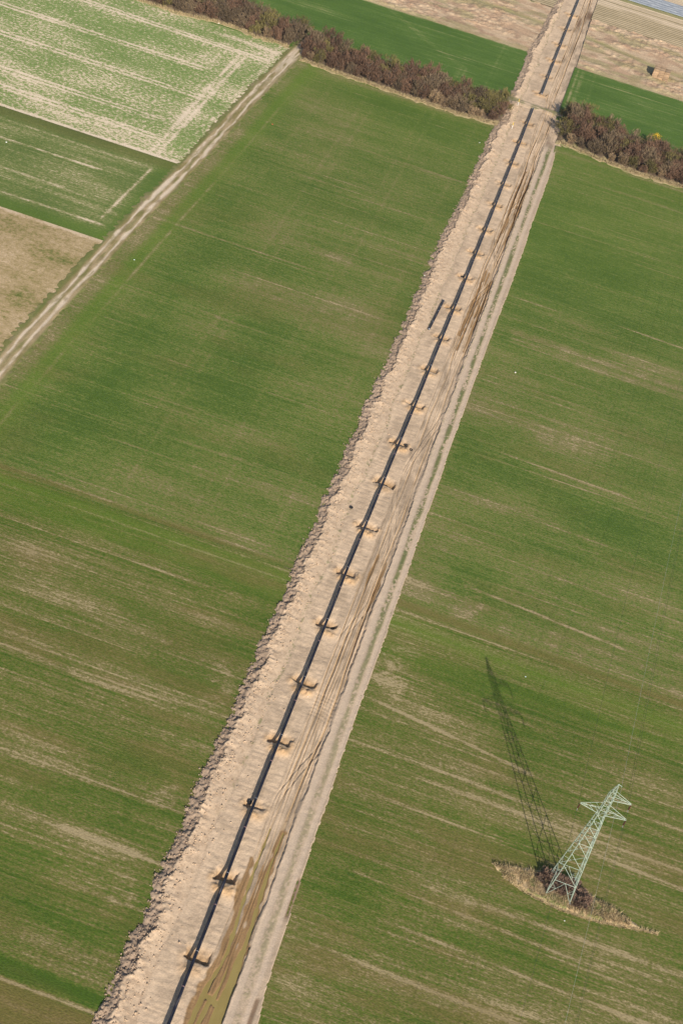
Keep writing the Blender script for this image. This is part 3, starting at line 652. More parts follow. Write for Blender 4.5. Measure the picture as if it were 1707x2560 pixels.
# muddy water
m, nt_, b_ = new_mat('muddy_water', 0.08, 0.5); k = N(nt_)
k.set(b_.inputs['Base Color'], k.ramp(k.noise(k.scale(k.pos(), (1 / 1.5, 1 / 5, 1)), 1, 2), [(0.3, (0.27, 0.200, 0.064)), (0.7, (0.315, 0.238, 0.080))]))
M_water = m
def sheet(name, pts, z, mat):
    me = bpy.data.meshes.new(name); me.from_pydata([(p[0], p[1], z) for p in pts], [], [tuple(range(len(pts)))]); me.update()
    return tag(link(name, me, mat), kind='structure')
sheet('puddle', [(3.15, -44), (10.2, -44), (9.9, -8), (9.3, 6), (8.75, 30), (8.2, 34.5), (4.2, 34.5), (3.9, 12), (3.7, 2), (3.3, -3.5)], WL, M_water)

# ------------------------------------------------------------------ farm track on the left
def farm_track():
    ys = np.arange(60, 391, .5); v = np.arange(-5.2, 5.21, .26)
    Vv, Yy = np.meshgrid(v, ys); Xx = track_x(Yy) + Vv
    e = 3.7 + (vn(Yy / 12, Vv * 0 + np.sign(Vv), 130) - .5) * .9 + (vn(Yy / .9, Vv * 0 + np.sign(Vv), 129) - .5) * 1.5
    Z = .11 + .05 * (fbm(Xx / .9, Yy / 1.5, 131) - .5) - .22 * sst(-.7, .3, np.abs(Vv) - e)
    wl = -1.0 + (vn(Yy / 14, Vv * 0, 132) - .5) * .6; wr_ = 1.5 + (vn(Yy / 14, Vv * 0 + 5, 133) - .5) * .8
    t = np.zeros_like(Xx)
    for c_, a in ((wl, 1.0), (wr_, .95)):
        wdt = .3 + .6 * vn(Yy / 6, Vv * 0 + a * 9, 134) ** 2
        t = np.maximum(t, a * np.exp(-((Vv - c_ - .5 * (vn(Yy / 4, Vv * 0 + a * 7, 141) - .5)) / wdt) ** 4) * (.35 + .65 * sst(.26, .46, fbm(Xx / 1.0, Yy / 4, 135 + int(a * 40)))))
        Z = Z - .07 * np.exp(-((Vv - c_) / .5) ** 2)
    t = np.maximum(t, sst(330, 372, Yy) * .8 * np.exp(-((Vv - .3) / 2.0) ** 4) * sst(.25, .5, fbm(Xx / 1.5, Yy / 6, 136)))
    gr = lerp3((0.23, 0.185, 0.075), (0.37, 0.275, 0.155), sst(.3, .7, fbm(Xx / 2, Yy / 5, 137)))
    g2 = np.maximum(sst(1.9, 2.9, np.abs(Vv - .3)) * (.45 + .6 * fbm(Xx / 1.5, Yy / 6, 138)), .5 * sst(.45, .65, fbm(Xx / .8, Yy / 5, 143)) * np.exp(-((Vv - .3) / .7) ** 2)); g2 = np.clip(g2, 0, 1)
    gr = gr * (1 - g2)[..., None] + np.array((0.135, 0.155, 0.040)) * g2[..., None]
    Cc = gr * (1 - t)[..., None] + np.array((0.62, 0.50, 0.37)) * t[..., None]
    dk = .6 * sst(.68, .8, fbm(Xx / 1.2, Yy / 4, 139)); Cc = Cc * (1 - dk)[..., None] + np.array((0.27, 0.20, 0.12)) * dk[..., None]
    tag(link('farm_track', grid_mesh('farm_track', Xx, Yy, Z, {'soil': Cc}), M_track, smooth=True), kind='structure')
farm_track()

# ------------------------------------------------------------------ pipelines
m, nt_, b_ = new_mat('pipe_coat', 0.26, 0.38); k = N(nt_)
v_ = k.noise(k.scale(k.pos(), (1, 1 / 2.5, 1)), 1, 3)
k.set(b_.inputs['Base Color'], k.ramp(v_, [(0.35, (0.008, 0.009, 0.016)), (0.7, (0.018, 0.020, 0.034))]))
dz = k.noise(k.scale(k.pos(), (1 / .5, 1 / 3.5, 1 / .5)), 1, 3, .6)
k.set(b_.inputs['Base Color'], k.mix(k.ramp(dz, [(0.56, (0, 0, 0)), (0.72, (.5,) * 3)]), k.ramp(v_, [(0.35, (0.008, 0.009, 0.016)), (0.7, (0.018, 0.020, 0.034))]), (0.23, 0.20, 0.19)))  # pale dusty streaks that also paint sun glints into the coat colour
k.set(b_.inputs['Roughness'], k.ramp(v_, [(0.3, (0.18,) * 3), (0.7, (0.42,) * 3)])); M_pipe = m
M_sleeve = plain('joint_sleeve', (0.24, 0.15, 0.15), 0.5)
M_mark = plain('chalk_mark', (0.26, 0.26, 0.28), 0.5)
M_steel = plain('bare_steel', (0.22, 0.23, 0.26), 0.45, 0.5, 0.4)
R_P = 0.315
def pipe_x(yy): return np.interp(yy, [-60, 0, 18, 36, 71, 108, 144, 181, 200, 250, 300, 360, 392, 405, 450, 520, 577], [.75, .35, .15, -.1, -.15, -.3, -.1, .15, .15, .25, .2, .0, -.15, .9, .6, .6, .7]) + .06 * (vn(yy / 11., np.zeros_like(yy), 150) - .5)
PZ = FL + .96
def pipeline(y0, y1, label):
    root = empty('pipeline', (0, (y0 + y1) / 2, 0)); tag(root, label, 'pipeline', 'welded pipe strings on the sand')
    oy = (y0 + y1) / 2
    ys = np.arange(y0, y1 + .1, 1.5); xs = pipe_x(ys); zs = PZ + .05 * (vn(ys / 17, np.zeros_like(ys), 151) - .5)
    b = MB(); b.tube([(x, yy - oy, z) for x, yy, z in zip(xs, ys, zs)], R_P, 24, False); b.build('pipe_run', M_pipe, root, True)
    r = np.random.default_rng(int(y0) + 99)
    for e_ in (y0, y1):
        if e_ < -40 or e_ > 560: continue
        x = float(np.interp(e_, ys, xs)); z = float(np.interp(e_, ys, zs)); s = .02 if e_ == y1 else -.02
        b = MB(); b.tube([(x, e_ - oy - s * 4, z), (x, e_ - oy + s, z)], R_P + .006, 24); b.build('end_cap', M_steel, root)
    for yj in PITS:
        yc = yj + 1.7
        for yy, mat, wd, nm in ((yj - 5.6, M_sleeve, .2, 'joint_sleeve'), (yc, M_mark, .12, 'weld_band')):
            if not (y0 + .5 < yy < y1 - .5): continue
            x = float(np.interp(yy, ys, xs)); z = float(np.interp(yy, ys, zs))
            b = MB(); b.tube([(x, yy - oy - wd / 2, z), (x, yy - oy + wd / 2, z)], R_P + .012, 24); b.build(nm, mat, root, True)
    return root
pipeline(-55, 389.6, 'long dark navy pipe string running from the foreground up to the hedge gap')
pipeline(405.4, 575, 'dark navy pipe string starting beyond the hedge gap and running to the top')
def loose_pipe():
    a, b2 = np.array((-4.42, 219.2)), np.array((-3.72, 236.9)); c = (a + b2) / 2
    z = FL + R_P + .08
    root = empty('steel_pipe', (c[0], c[1], 0)); tag(root, 'single loose dark pipe lying on sand left of the pipe string', 'pipe')
    P = [(*(a + (b2 - a) * t - c), z) for t in np.linspace(0, 1, 8)]
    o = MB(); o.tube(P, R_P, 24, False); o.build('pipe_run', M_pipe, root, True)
    for t0, t1 in ((-.004, .012), (.988, 1.004)):
        e0, e1 = a + (b2 - a) * t0 - c, a + (b2 - a) * t1 - c
        o = MB(); o.tube([(*e0, z), (*e1, z)], R_P + .008, 24); o.build('end_cap', M_steel, root, True)
    for t in (.25, .62, .77):
        e0, e1 = a + (b2 - a) * t - c, a + (b2 - a) * (t + .008) - c
        o = MB(); o.tube([(*e0, z), (*e1, z)], R_P + .01, 24); o.build('weld_band', M_mark, root, True)
loose_pipe()

# ------------------------------------------------------------------ pylon and its wires
M_py = plain('pale_green_paint', (0.36, 0.425, 0.345), 0.55, 0.4, 0.0, .15)
M_ins = plain('maroon_glaze', (0.085, 0.022, 0.022), 0.3, 0.5)
M_conc = plain('concrete', (0.46, 0.43, 0.39), 0.9)
M_zinc = plain('zinc', (0.42, 0.42, 0.42), 0.5, 0.5, 0.5)
PB = np.array((62.35, 42.55)); PR = math.radians(-1.5)
def pylon():
    root = empty('pylon', (PB[0], PB[1], 0), PR); tag(root, 'pale green lattice electricity pylon standing in the scrubby island in the field', 'pylon')
    def half(z): return np.interp(z, [0, 5, 25.6, 31.4, 33.2, 34.8], [2.5, 2.14, .66, .52, .30, .03])
    def ox(z): return np.interp(z, [31.4, 34.8], [0, .18])
    S = [(-1, -1), (1, -1), (1, 1), (-1, 1)]
    def P(k_, z): s = S[k_ % 4]; h = half(z); return (s[0] * h + ox(z), s[1] * h, z)
    zs = [0, 5, 9.6, 13.5, 16.8, 19.5, 21.8, 23.8, 25.6]
    for k_ in range(4):
        b = MB()
        for z0, z1 in ((0, 5), (5, 25.6), (25.6, 31.4), (31.4, 34.8)): b.bar(P(k_, z0), P(k_, z1), .17 if z1 < 26 else .13)
        b.build('leg', M_py, root)
        b = MB(); p = P(k_, 0); b.tube([(p[0], p[1], -.3), (p[0], p[1], .32)], [.42, .36], 12); b.build('footing', M_conc, root)
    b = MB()
    for i in range(1, len(zs) - 1):
        for f in range(4):
            z0, z1 = zs[i], zs[i + 1]
            if f % 2 == 0: b.bar(P(f, z1), P(f + 1, z0), .10)
            else: b.bar(P(f, z0), P(f + 1, z1), .10)
            if i in (1, 4, 6): b.bar(P(f, z0), P(f + 1, z0), .08)
            mid = tuple((np.array(P(f, z1)) + np.array(P(f + 1, z0))) / 2) if f % 2 == 0 else tuple((np.array(P(f, z0)) + np.array(P(f + 1, z1))) / 2)
            if i < 6: b.bar(mid, P(f + 1 if f % 2 == 0 else f, (z0 + z1) / 2 + (z1 - z0) * .12), .06)
    for f in range(4):                                        # splayed bottom panel
        A, B2 = np.array(P(f, 5)), np.array(P(f + 1, 5)); mid = (A + B2) / 2
        b.bar(A, B2, .09); b.bar(mid, P(f, 0.2), .09); b.bar(mid, P(f + 1, .2), .09)
        for kk in (f, f + 1):
            q = (mid + np.array(P(kk, .2))) / 2; b.bar(q, P(kk, 2.7), .05); b.bar(q, P(kk, 4.0), .05)
    b.build('bracing', M_py, root)
    b = MB(); zz = [25.6, 27.1, 28.5, 30.0, 31.4, 32.6, 33.6]
    for i in range(len(zz) - 1):
        for f in range(4):
            b.bar(P(f, zz[i]), P(f + 1, zz[i + 1]), .07); b.bar(P(f, zz[i]), P(f + 1, zz[i]), .07)
    b.build('upper_bracing', M_py, root)
    b = MB(); b.tube([(.10, 0, 34.8), (.85, 0, 34.55), (.85, 0, 34.3)], .055, 6); b.build('earth_wire_arm', M_py, root)
    tips = []
    for s, z, zt, ln in ((-1, 26.1, 28.0, 4.35), (1, 26.1, 28.0, 4.55), (1, 30.6, 32.4, 3.95)):
        b = MB(); tip = np.array((s * ln, 0, z + .25)); tips.append(tip)
        for q in (-1, 1):
            lo = np.array((s * half(z), q * half(z), z)); up = np.array((s * half(zt), q * half(zt), zt)); tq = tip + (0, q * .12, 0)
            b.bar(lo, tq, .10); b.bar(up, tq, .08)
            for t0, t1 in ((.0, .3), (.3, .6), (.6, .85)):
                b.bar(lo + (tq - lo) * t0, up + (tq - up) * t1, .045)
        lo0, lo1 = np.array((s * half(z), -half(z), z)), np.array((s * half(z), half(z), z))
        for t0, t1 in ((0, .25), (.25, .5), (.5, .75)): b.bar(lo0 + (tip - lo0) * t0, lo1 + (tip - lo1) * t1, .05)
        b.build('crossarm', M_py, root)
        ins = MB(); pts = []; rad = []
        for i in range(17): pts.append((tip[0], 0, tip[2] - .25 - .09 * i)); rad.append(.13 if i % 2 else .06)
        ins.tube(pts, rad, 10); io = ins.build('insulator', M_ins, root, True)
        c = MB(); c.tube([(tip[0], 0, tip[2] - 1.66), (tip[0], 0, tip[2] - 1.9), (tip[0], -.04, tip[2] - 1.98), (tip[0], -.34, tip[2] - 1.98)], .055, 6); c.build('clamp', M_zinc, io)
    return root, [tuple(t + np.array((0, 0, -1.98))) for t in tips] + [(.85, 0, 34.3)]
py, hooks = pylon()
M_wire = plain('weathered_wire', (0.035, 0.035, 0.035), 0.6)
M_earth = plain('bright_wire', (0.36, 0.36, 0.33), 0.5)
LINE = math.radians(3.3)
names = ('dark overhead wire hanging from the left arm of the pylon', 'dark overhead wire hanging from the lower right arm of the pylon', 'dark overhead wire hanging from the upper right arm of the pylon', 'pale earth wire strung over the top of the pylon')
for i, hk in enumerate(hooks):
    hx = PB[0] + hk[0] * math.cos(PR) - hk[1] * math.sin(PR); hy = PB[1] + hk[0] * math.sin(PR) + hk[1] * math.cos(PR)
    root = MB(); pts = []
    L_, sag = 300.0, (7.5 if i < 3 else 5.5)
    for s in np.linspace(-L_, L_, 121):
        t = abs(s) / L_; pts.append((math.sin(LINE) * s, math.cos(LINE) * s, hk[2] - 4 * sag * t * (1 - t)))
    root.tube(pts, .020 if i < 3 else .016, 6)
    o = root.build('overhead_wire', M_wire if i < 3 else M_earth); o.location = (hx, hy, 0)
    tag(o, names[i], 'wire', 'wires on the pylon')

# ------------------------------------------------------------------ shrubs of the hedges
BARK = plain('bark', (0.13, 0.095, 0.07), 0.9)
def twig_mat(name, c):
    m, nt, b = new_mat(name, 0.9, 0.1); k = N(nt)
    oi = k.n('ShaderNodeObjectInfo').outputs['Random']
    n_ = k.noise(k.n('ShaderNodeTexCoord').outputs['Object'], 1.1, 3)
    f = k.addc(k.cen(oi, .5), k.cen(n_, 1.3), .5)
    k.set(b.inputs['Base Color'], k.ramp(f, [(0.1, tuple(x * .5 for x in c)), (0.5, c), (0.95, tuple(min(1, x * 1.55) for x in c))]))
    return m
TW = [twig_mat('purple_twigs', (0.150, 0.088, 0.056)), twig_mat('grey_twigs', (0.165, 0.118, 0.072)), twig_mat('olive_twigs', (0.150, 0.125, 0.045)), twig_mat('pale_twigs', (0.26, 0.18, 0.105))]
def shrub_meshes(seed, h, wd, n=1100, droop=.0):
    r = np.random.default_rng(seed); st = MB(); tips = []
    for s in range(r.integers(4, 7)):
        a = r.uniform(0, 6.283); lean = r.uniform(.1, .42)
        p0 = np.array((math.cos(a) * .25, math.sin(a) * .25, -.1)); pts = [p0]; d = np.array((math.cos(a) * lean, math.sin(a) * lean, 1.0))
        for q in range(4):
            d = d + r.normal(0, .14, 3); d[2] = max(d[2], .6); d /= np.linalg.norm(d); pts.append(pts[-1] + d * h * .2)
        st.tube(pts, [.13, .10, .075, .05, .025], 5)
        for q in (1, 2, 3, 4):
            for u in range(3):
                b = r.uniform(0, 6.283); dd = np.array((math.cos(b), math.sin(b), r.uniform(.2, .9))); e = pts[q] + dd * wd * r.uniform(.16, .34)
                st.tube([pts[q], (pts[q] + e) / 2 + r.normal(0, .1, 3), e], [.05, .035, .012], 4); tips += [e, (pts[q] + e) / 2]
    tips = np.array(tips)
    # twig sprays in clumps round the limb ends
    ncl = 34; cc = np.concatenate([tips[r.integers(0, len(tips), ncl // 2)], np.stack([np.cos(t := r.uniform(0, 6.283, ncl - ncl // 2)) * (rr := wd * .5 * r.random(ncl - ncl // 2) ** .5), np.sin(t) * rr, h * (.25 + .6 * r.random(ncl - ncl // 2)) * (1 - .35 * (rr / wd * 2) ** 2)], -1)])
    ci = r.integers(0, ncl, n); P = cc[ci] + r.normal(0, 1, (n, 3)) * np.array((wd * .085, wd * .085, h * .07))
    P[:, 2] = np.clip(P[:, 2], .25, h)
    ctr = np.array((0, 0, h * .25)); o = P - ctr; o /= np.linalg.norm(o, axis=1)[:, None]
    d = o * .75 + np.array((0, 0, .75)) + r.normal(0, .4, (n, 3)); d /= np.linalg.norm(d, axis=1)[:, None]
    L = r.uniform(.5, 1.15, n) * (h / 6) ** .5; wv = np.cross(d, r.normal(0, 1, (n, 3))); wv /= np.linalg.norm(wv, axis=1)[:, None]; wv *= r.uniform(.045, .10, n)[:, None]
    A = P - d * (L * .45)[:, None]; T = P + d * (L * .55)[:, None]
    V = np.stack([A - wv * .5, A + wv * .5, P + wv + 0 * d, T, P - wv], 1)
    F = np.arange(n * 5).reshape(n, 5)
    return st.mesh('trunk'), npmesh('crown', V.reshape(-1, 3), F, 5)
PROTO = {}
kinds = [(0, 5.5, 4.6), (0, 6.6, 5.0), (1, 6.0, 5.2), (1, 7.2, 5.4), (2, 6.4, 5.6), (2, 5.0, 4.8), (3, 4.6, 3.8), (0, 7.6, 4.8), (1, 5.0, 4.4)]
SH = []
for i, (tm, h_, w_) in enumerate(kinds):
    a, b = shrub_meshes(200 + i, h_, w_); a.materials.append(BARK); b.materials.append(TW[tm]); SH.append((tm, h_, w_, a, b))
KW = ['bare purple brown shrub', 'bare grey brown shrub', 'olive green twiggy shrub', 'bare pale straw coloured shrub']
def shrub(x, yy, i, s, sz, label, group):
    tm, h_, w_, a, b = SH[i]
    o = empty('hedge_shrub', (x, yy, 0), random.uniform(0, 6.28)); o.scale = (s, s, s * sz)
    tag(o, KW[tm] + ' ' + label, 'shrub', group)
    for nm, me in (('trunk', a), ('crown', b)):
        c = bpy.data.objects.new(nm, me); col.objects.link(c); c.parent = o
    return o
def hedge(front, depth, label, group, rows, step, seed, dfun=None, x1=None):
    """rows of shrubs behind a front line (front = ground points, left to right)"""
    r = random.Random(seed); fx = [p[0] for p in front]; fy = [p[1] for p in front]
    n = int((fx[-1] - fx[0]) / step)
    for row in range(rows):
        for i in range(n + 1):
            x = fx[0] + (i + .5 * (row % 2) + r.uniform(-.28, .28)) * step
            if x > fx[-1] + 1.0 or x < fx[0] - .5: continue
            dp = depth(x) if callable(depth) else depth
            yb = float(np.interp(x, fx, fy)) + 1.6 + (dp - 3.2) * (row / max(1, rows - 1)) + r.uniform(-.8, .8)
            if row == 0: k_ = r.choice((0, 0, 1, 8, 6, 0, 5, 8, 3, 6))
            elif row == rows - 1: k_ = r.choice((4, 4, 2, 3, 1, 5, 7))
            else: k_ = r.choice((0, 1, 2, 3, 7, 7, 4, 0, 4, 3, 6))
            shrub(x, yb, k_, 1.1 * r.uniform(.72, 1.22) * (.85 if row == 0 else 1.0), r.uniform(.85, 1.15), label, group)
gp = lambda L: [G(*p) for p in L]
HB = gp([(752, 148), (765, 151), (864, 187), (987, 229), (1121, 275), (1246, 309)])
HA = gp([(300, -18), (380, 8), (459, 34), (534, 50), (597, 69), (637, 89), (700, 107), (726, 115)])
HC = gp([(1396, 352), (1410, 358), (1504, 399), (1595, 433), (1707, 466), (1760, 484)])
hedge(HA, 14.5, 'in the hedge left of the farm track', 'shrubs in the hedge left of the farm track', 4, 4.0, 1)
hedge(HB, 14.5, 'in the long hedge between farm track and pipeline', 'shrubs in the middle hedge', 4, 3.8, 2)
hedge(HC, lambda x: float(np.interp(x, [12, 27, 36, 70], [27, 26, 20, 19])), 'in the hedge right of the pipeline', 'shrubs in the hedge right of the pipeline', 6, 4.0, 3)
# gorse in flower at the back of the right hedge
M_gorse = twig_mat('gorse_flower', (0.52, 0.34, 0.03))
def gorse():
    a, b = shrub_meshes(321, 4.6, 3.6, 700); a.materials.append(BARK); b.materials.append(TW[2])
    c = G(1638, 346, 4.0)
    o = empty('gorse_bush', (c[0], c[1], 0)); o.scale = (1.05, 1.05, 1.25); tag(o, 'bush with bright yellow flowers in the hedge right of the pipeline', 'bush')
    for nm, me in (('trunk', a), ('crown', b)):
        q = bpy.data.objects.new(nm, me); col.objects.link(q); q.parent = o
    r = np.random.default_rng(5); n = 270
    th = r.uniform(0, 6.283, n); ph = r.uniform(0, 1.2, n); P = np.stack([np.cos(th) * np.sin(ph) * 1.9, np.sin(th) * np.sin(ph) * 1.9, 2.6 + 1.9 * np.cos(ph)], -1) + r.normal(0, .18, (n, 3))
    A = r.normal(0, .11, (n, 3)); B2 = r.normal(0, .11, (n, 3))
    me = npmesh('flowers', np.stack([P, P + A, P + A + B2, P + B2], 1).reshape(-1, 3), np.arange(n * 4).reshape(n, 4), 4)
    link('flowers', me, M_gorse, o)
gorse()

# leaf litter below the hedges and pale grass along their feet
def hedge_floor(front, depth, seed):
    fx = [p[0] for p in front]; fy = [p[1] for p in front]
    xs = np.arange(fx[0] - 1, fx[-1] + 1.4, .5); ts = np.linspace(-3.4, 1, 40)
    T, Xx = np.meshgrid(ts, xs, indexing='ij'); dp = np.array([depth(x) if callable(depth) else depth for x in xs])[None]
    base = np.interp(Xx, fx, fy); Yy = base + np.where(T < 0, T, T * dp)
    Z = .05 + .14 * fbm(Xx / .8, Yy / .8, seed) - .35 * (1 - sst(-3.2, -1.6, T + (vn(Xx / 2, 0 * Xx, seed + 1) - .5) * 2.0)) - .3 * sst(.9, 1, T)
    Z = Z - .4 * (1 - sst(0, 1.5, Xx - xs[0] + .8 * vn(Yy, Yy * 0, 3))) - .4 * sst(-1.5, 0, Xx - xs[-1] + .8 * vn(Yy, Yy * 0, 3))
    k_ = sst(-.6, .6, T * 4 + (vn(Xx / 2, Yy / 2, seed + 2) - .5) * 2)
    C = lerp3((0.40, 0.31, 0.165), (0.17, 0.12, 0.075), k_)
    gg = .6 * sst(.5, .7, fbm(Xx / 4, Yy / 1.5, seed + 3)) * (1 - k_); C = C * (1 - gg)[..., None] + np.array((0.19, 0.20, 0.065)) * gg[..., None]
    tag(link('verge', grid_mesh('verge', Xx, Yy, Z, {'soil': C}), M_rough, smooth=True), kind='structure')
hedge_floor(HA, 14, 300); hedge_floor(HB, 14, 310); hedge_floor(HC, lambda x: float(np.interp(x, [12, 27, 36, 70], [26, 25, 19, 18])), 320)

M_dry = twig_mat('dead_grass_blades', (0.44, 0.34, 0.19))
def blades(name, P, hgts, label, mat, wd=.05, seed=1, bend=.35):
    n = len(P); r = np.random.default_rng(seed); P = np.asarray(P, float)
    a = r.uniform(0, 6.283, n); wv = np.stack([np.cos(a), np.sin(a), 0 * a], -1) * wd * (.6 + .8 * r.random((n, 1)))
    d = np.stack([r.normal(0, bend, n), r.normal(0, bend, n), np.ones(n)], -1) * np.asarray(hgts)[:, None]
    V = np.stack([P - wv, P + wv, P + d * .6 + wv * .7, P + d], 1)
    me = npmesh(name, V.reshape(-1, 3), np.arange(n * 4).reshape(n, 4), 4)
    return tag(link(name, me, mat), label, kind='stuff')
def verge_points(front, n, r):
    fx = [p[0] for p in front]; fy = [p[1] for p in front]
    cx = r.uniform(fx[0], fx[-1], n // 6); cy = np.interp(cx, fx, fy) - .2 - np.abs(r.normal(0, .8, n // 6))
    i = r.integers(0, n // 6, n); return np.stack([cx[i] + r.normal(0, .2, n), cy[i] + r.normal(0, .2, n), np.full(n, .02)], -1)
r_ = np.random.default_rng(77)
VP = np.concatenate([verge_points(HB, 5200, r_), verge_points(HC, 3600, r_), verge_points(HA, 2500, r_)])
blades('dry_grass', VP, r_.uniform(.4, 1.1, len(VP)), 'pale dead grass along the feet of the hedges', M_dry, .08, 2)

# ------------------------------------------------------------------ scrub island round the pylon
isl_t = gp([(1228, 2160), (1262, 2163), (1300, 2168), (1333, 2172), (1370, 2178), (1420, 2200), (1458, 2222), (1505, 2252), (1540, 2274), (1600, 2318), (1720, 2352)])
isl_b = gp([(1228, 2160), (1256, 2190), (1300, 2223), (1341, 2247), (1400, 2275), (1450, 2292), (1500, 2306), (1560, 2318), (1600, 2325), (1660, 2340), (1720, 2354)])
def island():
    tx, ty = [p[0] for p in isl_t], [p[1] for p in isl_t]; bx, by = [p[0] for p in isl_b], [p[1] for p in isl_b]
    xs = np.arange(tx[0], tx[-1], .22); ts = np.linspace(-.14, 1.12, 64)
    T, Xx = np.meshgrid(ts, xs, indexing='ij'); y0, y1 = np.interp(Xx, bx, by), np.interp(Xx, tx, ty); wdt = np.maximum(y1 - y0, .5)
    Yy = y0 + T * wdt; q = np.minimum(T, 1 - T) * wdt
    Z = -.1 + .35 * sst(-.25, .9, q + (vn(Xx / .8, Yy / .8, 340) - .5) * .5) + .16 * fbm(Xx / .6, Yy / .6, 341) * sst(0, .6, q)
    a = fbm(Xx / 1.6, Yy / 1.2, 342); C = lerp3((0.52, 0.38, 0.22), (0.40, 0.28, 0.15), sst(.35, .65, a))
    gr = sst(.56, .66, fbm(Xx / 2.2, Yy / 1.3, 343)) * .75; gr = np.maximum(gr, np.exp(-((Xx - 70.2) / 2.0) ** 2 - ((Yy - 41.2) / 1.3) ** 2))
    C = C * (1 - gr)[..., None] + np.array((0.13, 0.17, 0.04)) * gr[..., None]
    Z = Z - .4 * sst(78, 83, Xx + (vn(Yy * 3, Xx, 345) - .5) * 3)
    br = np.exp(-((Xx - 62.4) / 4.6) ** 4 - ((Yy - 42.6) / 2.6) ** 4) * .7; C = C * (1 - br)[..., None] + np.array((0.22, 0.15, 0.10)) * br[..., None]
    tag(link('scrub_island', grid_mesh('scrub_island', Xx, Yy, Z, {'soil': C}), M_rough, smooth=True), kind='structure')
    r = np.random.default_rng(8); pts = []
    while len(pts) < 6000:
        cx = r.uniform(tx[0], 77); a0, a1 = np.interp(cx, bx, by), np.interp(cx, tx, ty)
        if r.random() > (a1 - a0) / 6: continue
        cy = a0 + (a1 - a0) * r.uniform(.08, .9)
        if abs(cx - 62.4) < 4.2 and abs(cy - 42.8) < 2.2 and r.random() < .75: continue
        for _ in range(10): pts.append((cx + r.normal(0, .16), cy + r.normal(0, .16), .15))
    blades('dry_grass', pts, r.uniform(.35, .95, len(pts)), 'pale dead grass tufts on the island round the pylon', M_dry, .045, 3)
    # the ridge of turned straw along its near edge
    n = 3000; cx = r.uniform(bx[1], 83, n); cy = np.interp(cx, bx, by) + r.normal(0, .14, n)
    blades('dry_grass', np.stack([cx, cy, np.full(n, .02)], -1), r.uniform(.15, .5, n), 'combed line of dead grass along the near edge of the island', M_dry, .05, 4, .9)
    # brambles
    for i in range(3):
        a_, b_ = shrub_meshes(500 + i, 2.0, 2.6, 900); a_.materials.append(BARK); b_.materials.append(M_bram); BR.append((a_, b_))
    for i, (x, yy, s) in enumerate(((59.2, 44.3, 1.0), (60.9, 45.0, .9), (58.2, 43.0, .8), (62.2, 43.8, 1.0), (63.8, 44.2, .95), (65.6, 43.2, 1.15), (66.9, 41.8, 1.1), (67.6, 40.6, .8), (61.2, 42.2, .85), (63.2, 41.9, .8), (66.1, 40.4, .85), (60.2, 41.6, .7), (68.3, 41.6, .7))):
        o = empty('bramble_bush', (x, yy, .1), i * 1.3); o.scale = (s, s, s * .85)
        tag(o, 'low leafless brown bramble bush among the legs of the pylon' if i < 11 else 'low leafless brown bramble bush right of the pylon legs', 'bush', 'brambles round the pylon')
        for nm, me in zip(('trunk', 'crown'), BR[i % 3]):
            q = bpy.data.objects.new(nm, me); col.objects.link(q); q.parent = o
BR = []
M_bram = twig_mat('bramble_twigs', (0.215, 0.140, 0.100))
island()

# ------------------------------------------------------------------ straw bales
M_straw = None
M_twine = plain('twine', (0.42, 0.40, 0.38), 0.7)
M_straw = twig_mat('straw', (0.37, 0.245, 0.145))
def bales():
    bm = bmesh.new(); bmesh.ops.create_cube(bm, size=1.0); bmesh.ops.scale(bm, vec=(2.25, 1.2, .98), verts=bm.verts)
    bmesh.ops.subdivide_edges(bm, edges=bm.edges[:], cuts=3, use_grid_fill=True); r = random.Random(4)
    for v in bm.verts: v.co += Vector((r.uniform(-.03, .03), r.uniform(-.03, .03), r.uniform(-.03, .03)))
    me = bpy.data.meshes.new('straw_bale'); bm.to_mesh(me); bm.free()
    tw = MB()
    for x in (-.75, -.25, .25, .75): tw.tube([(x, -.63, -.5), (x, -.63, .5), (x, .63, .5), (x, .63, -.5), (x, -.63, -.5)], .02, 4, False)
    tme = tw.mesh('twine'); me.materials.append(M_straw); tme.materials.append(M_twine)
    c = G(1646, 200); ca = math.radians(-3)
    for l in range(4):
        for i in range(3):
            for j in range(5):
                if l == 3 and (j == 4 or (i == 2 and j == 3)): continue
                if 0 < i < 2 and 0 < j < 4 and l < 3: continue
                lx, ly = (i - 1) * 2.3 + r.uniform(-.06, .06), (j) * 1.25 + r.uniform(-.06, .06) + (.15 if i == 2 else 0)
                o = bpy.data.objects.new('straw_bale', me); col.objects.link(o)
                o.location = (c[0] + lx * math.cos(ca) - ly * math.sin(ca), c[1] + .6 + lx * math.sin(ca) + ly * math.cos(ca), .55 + l * 1.0)
                o.rotation_euler = (0, 0, ca + r.uniform(-.03, .03))
                tag(o, 'golden straw bale in the block stacked on the rough grass', 'straw bale', 'straw bales in the stack')
                q = bpy.data.objects.new('twine', tme); col.objects.link(q); q.parent = o
bales()

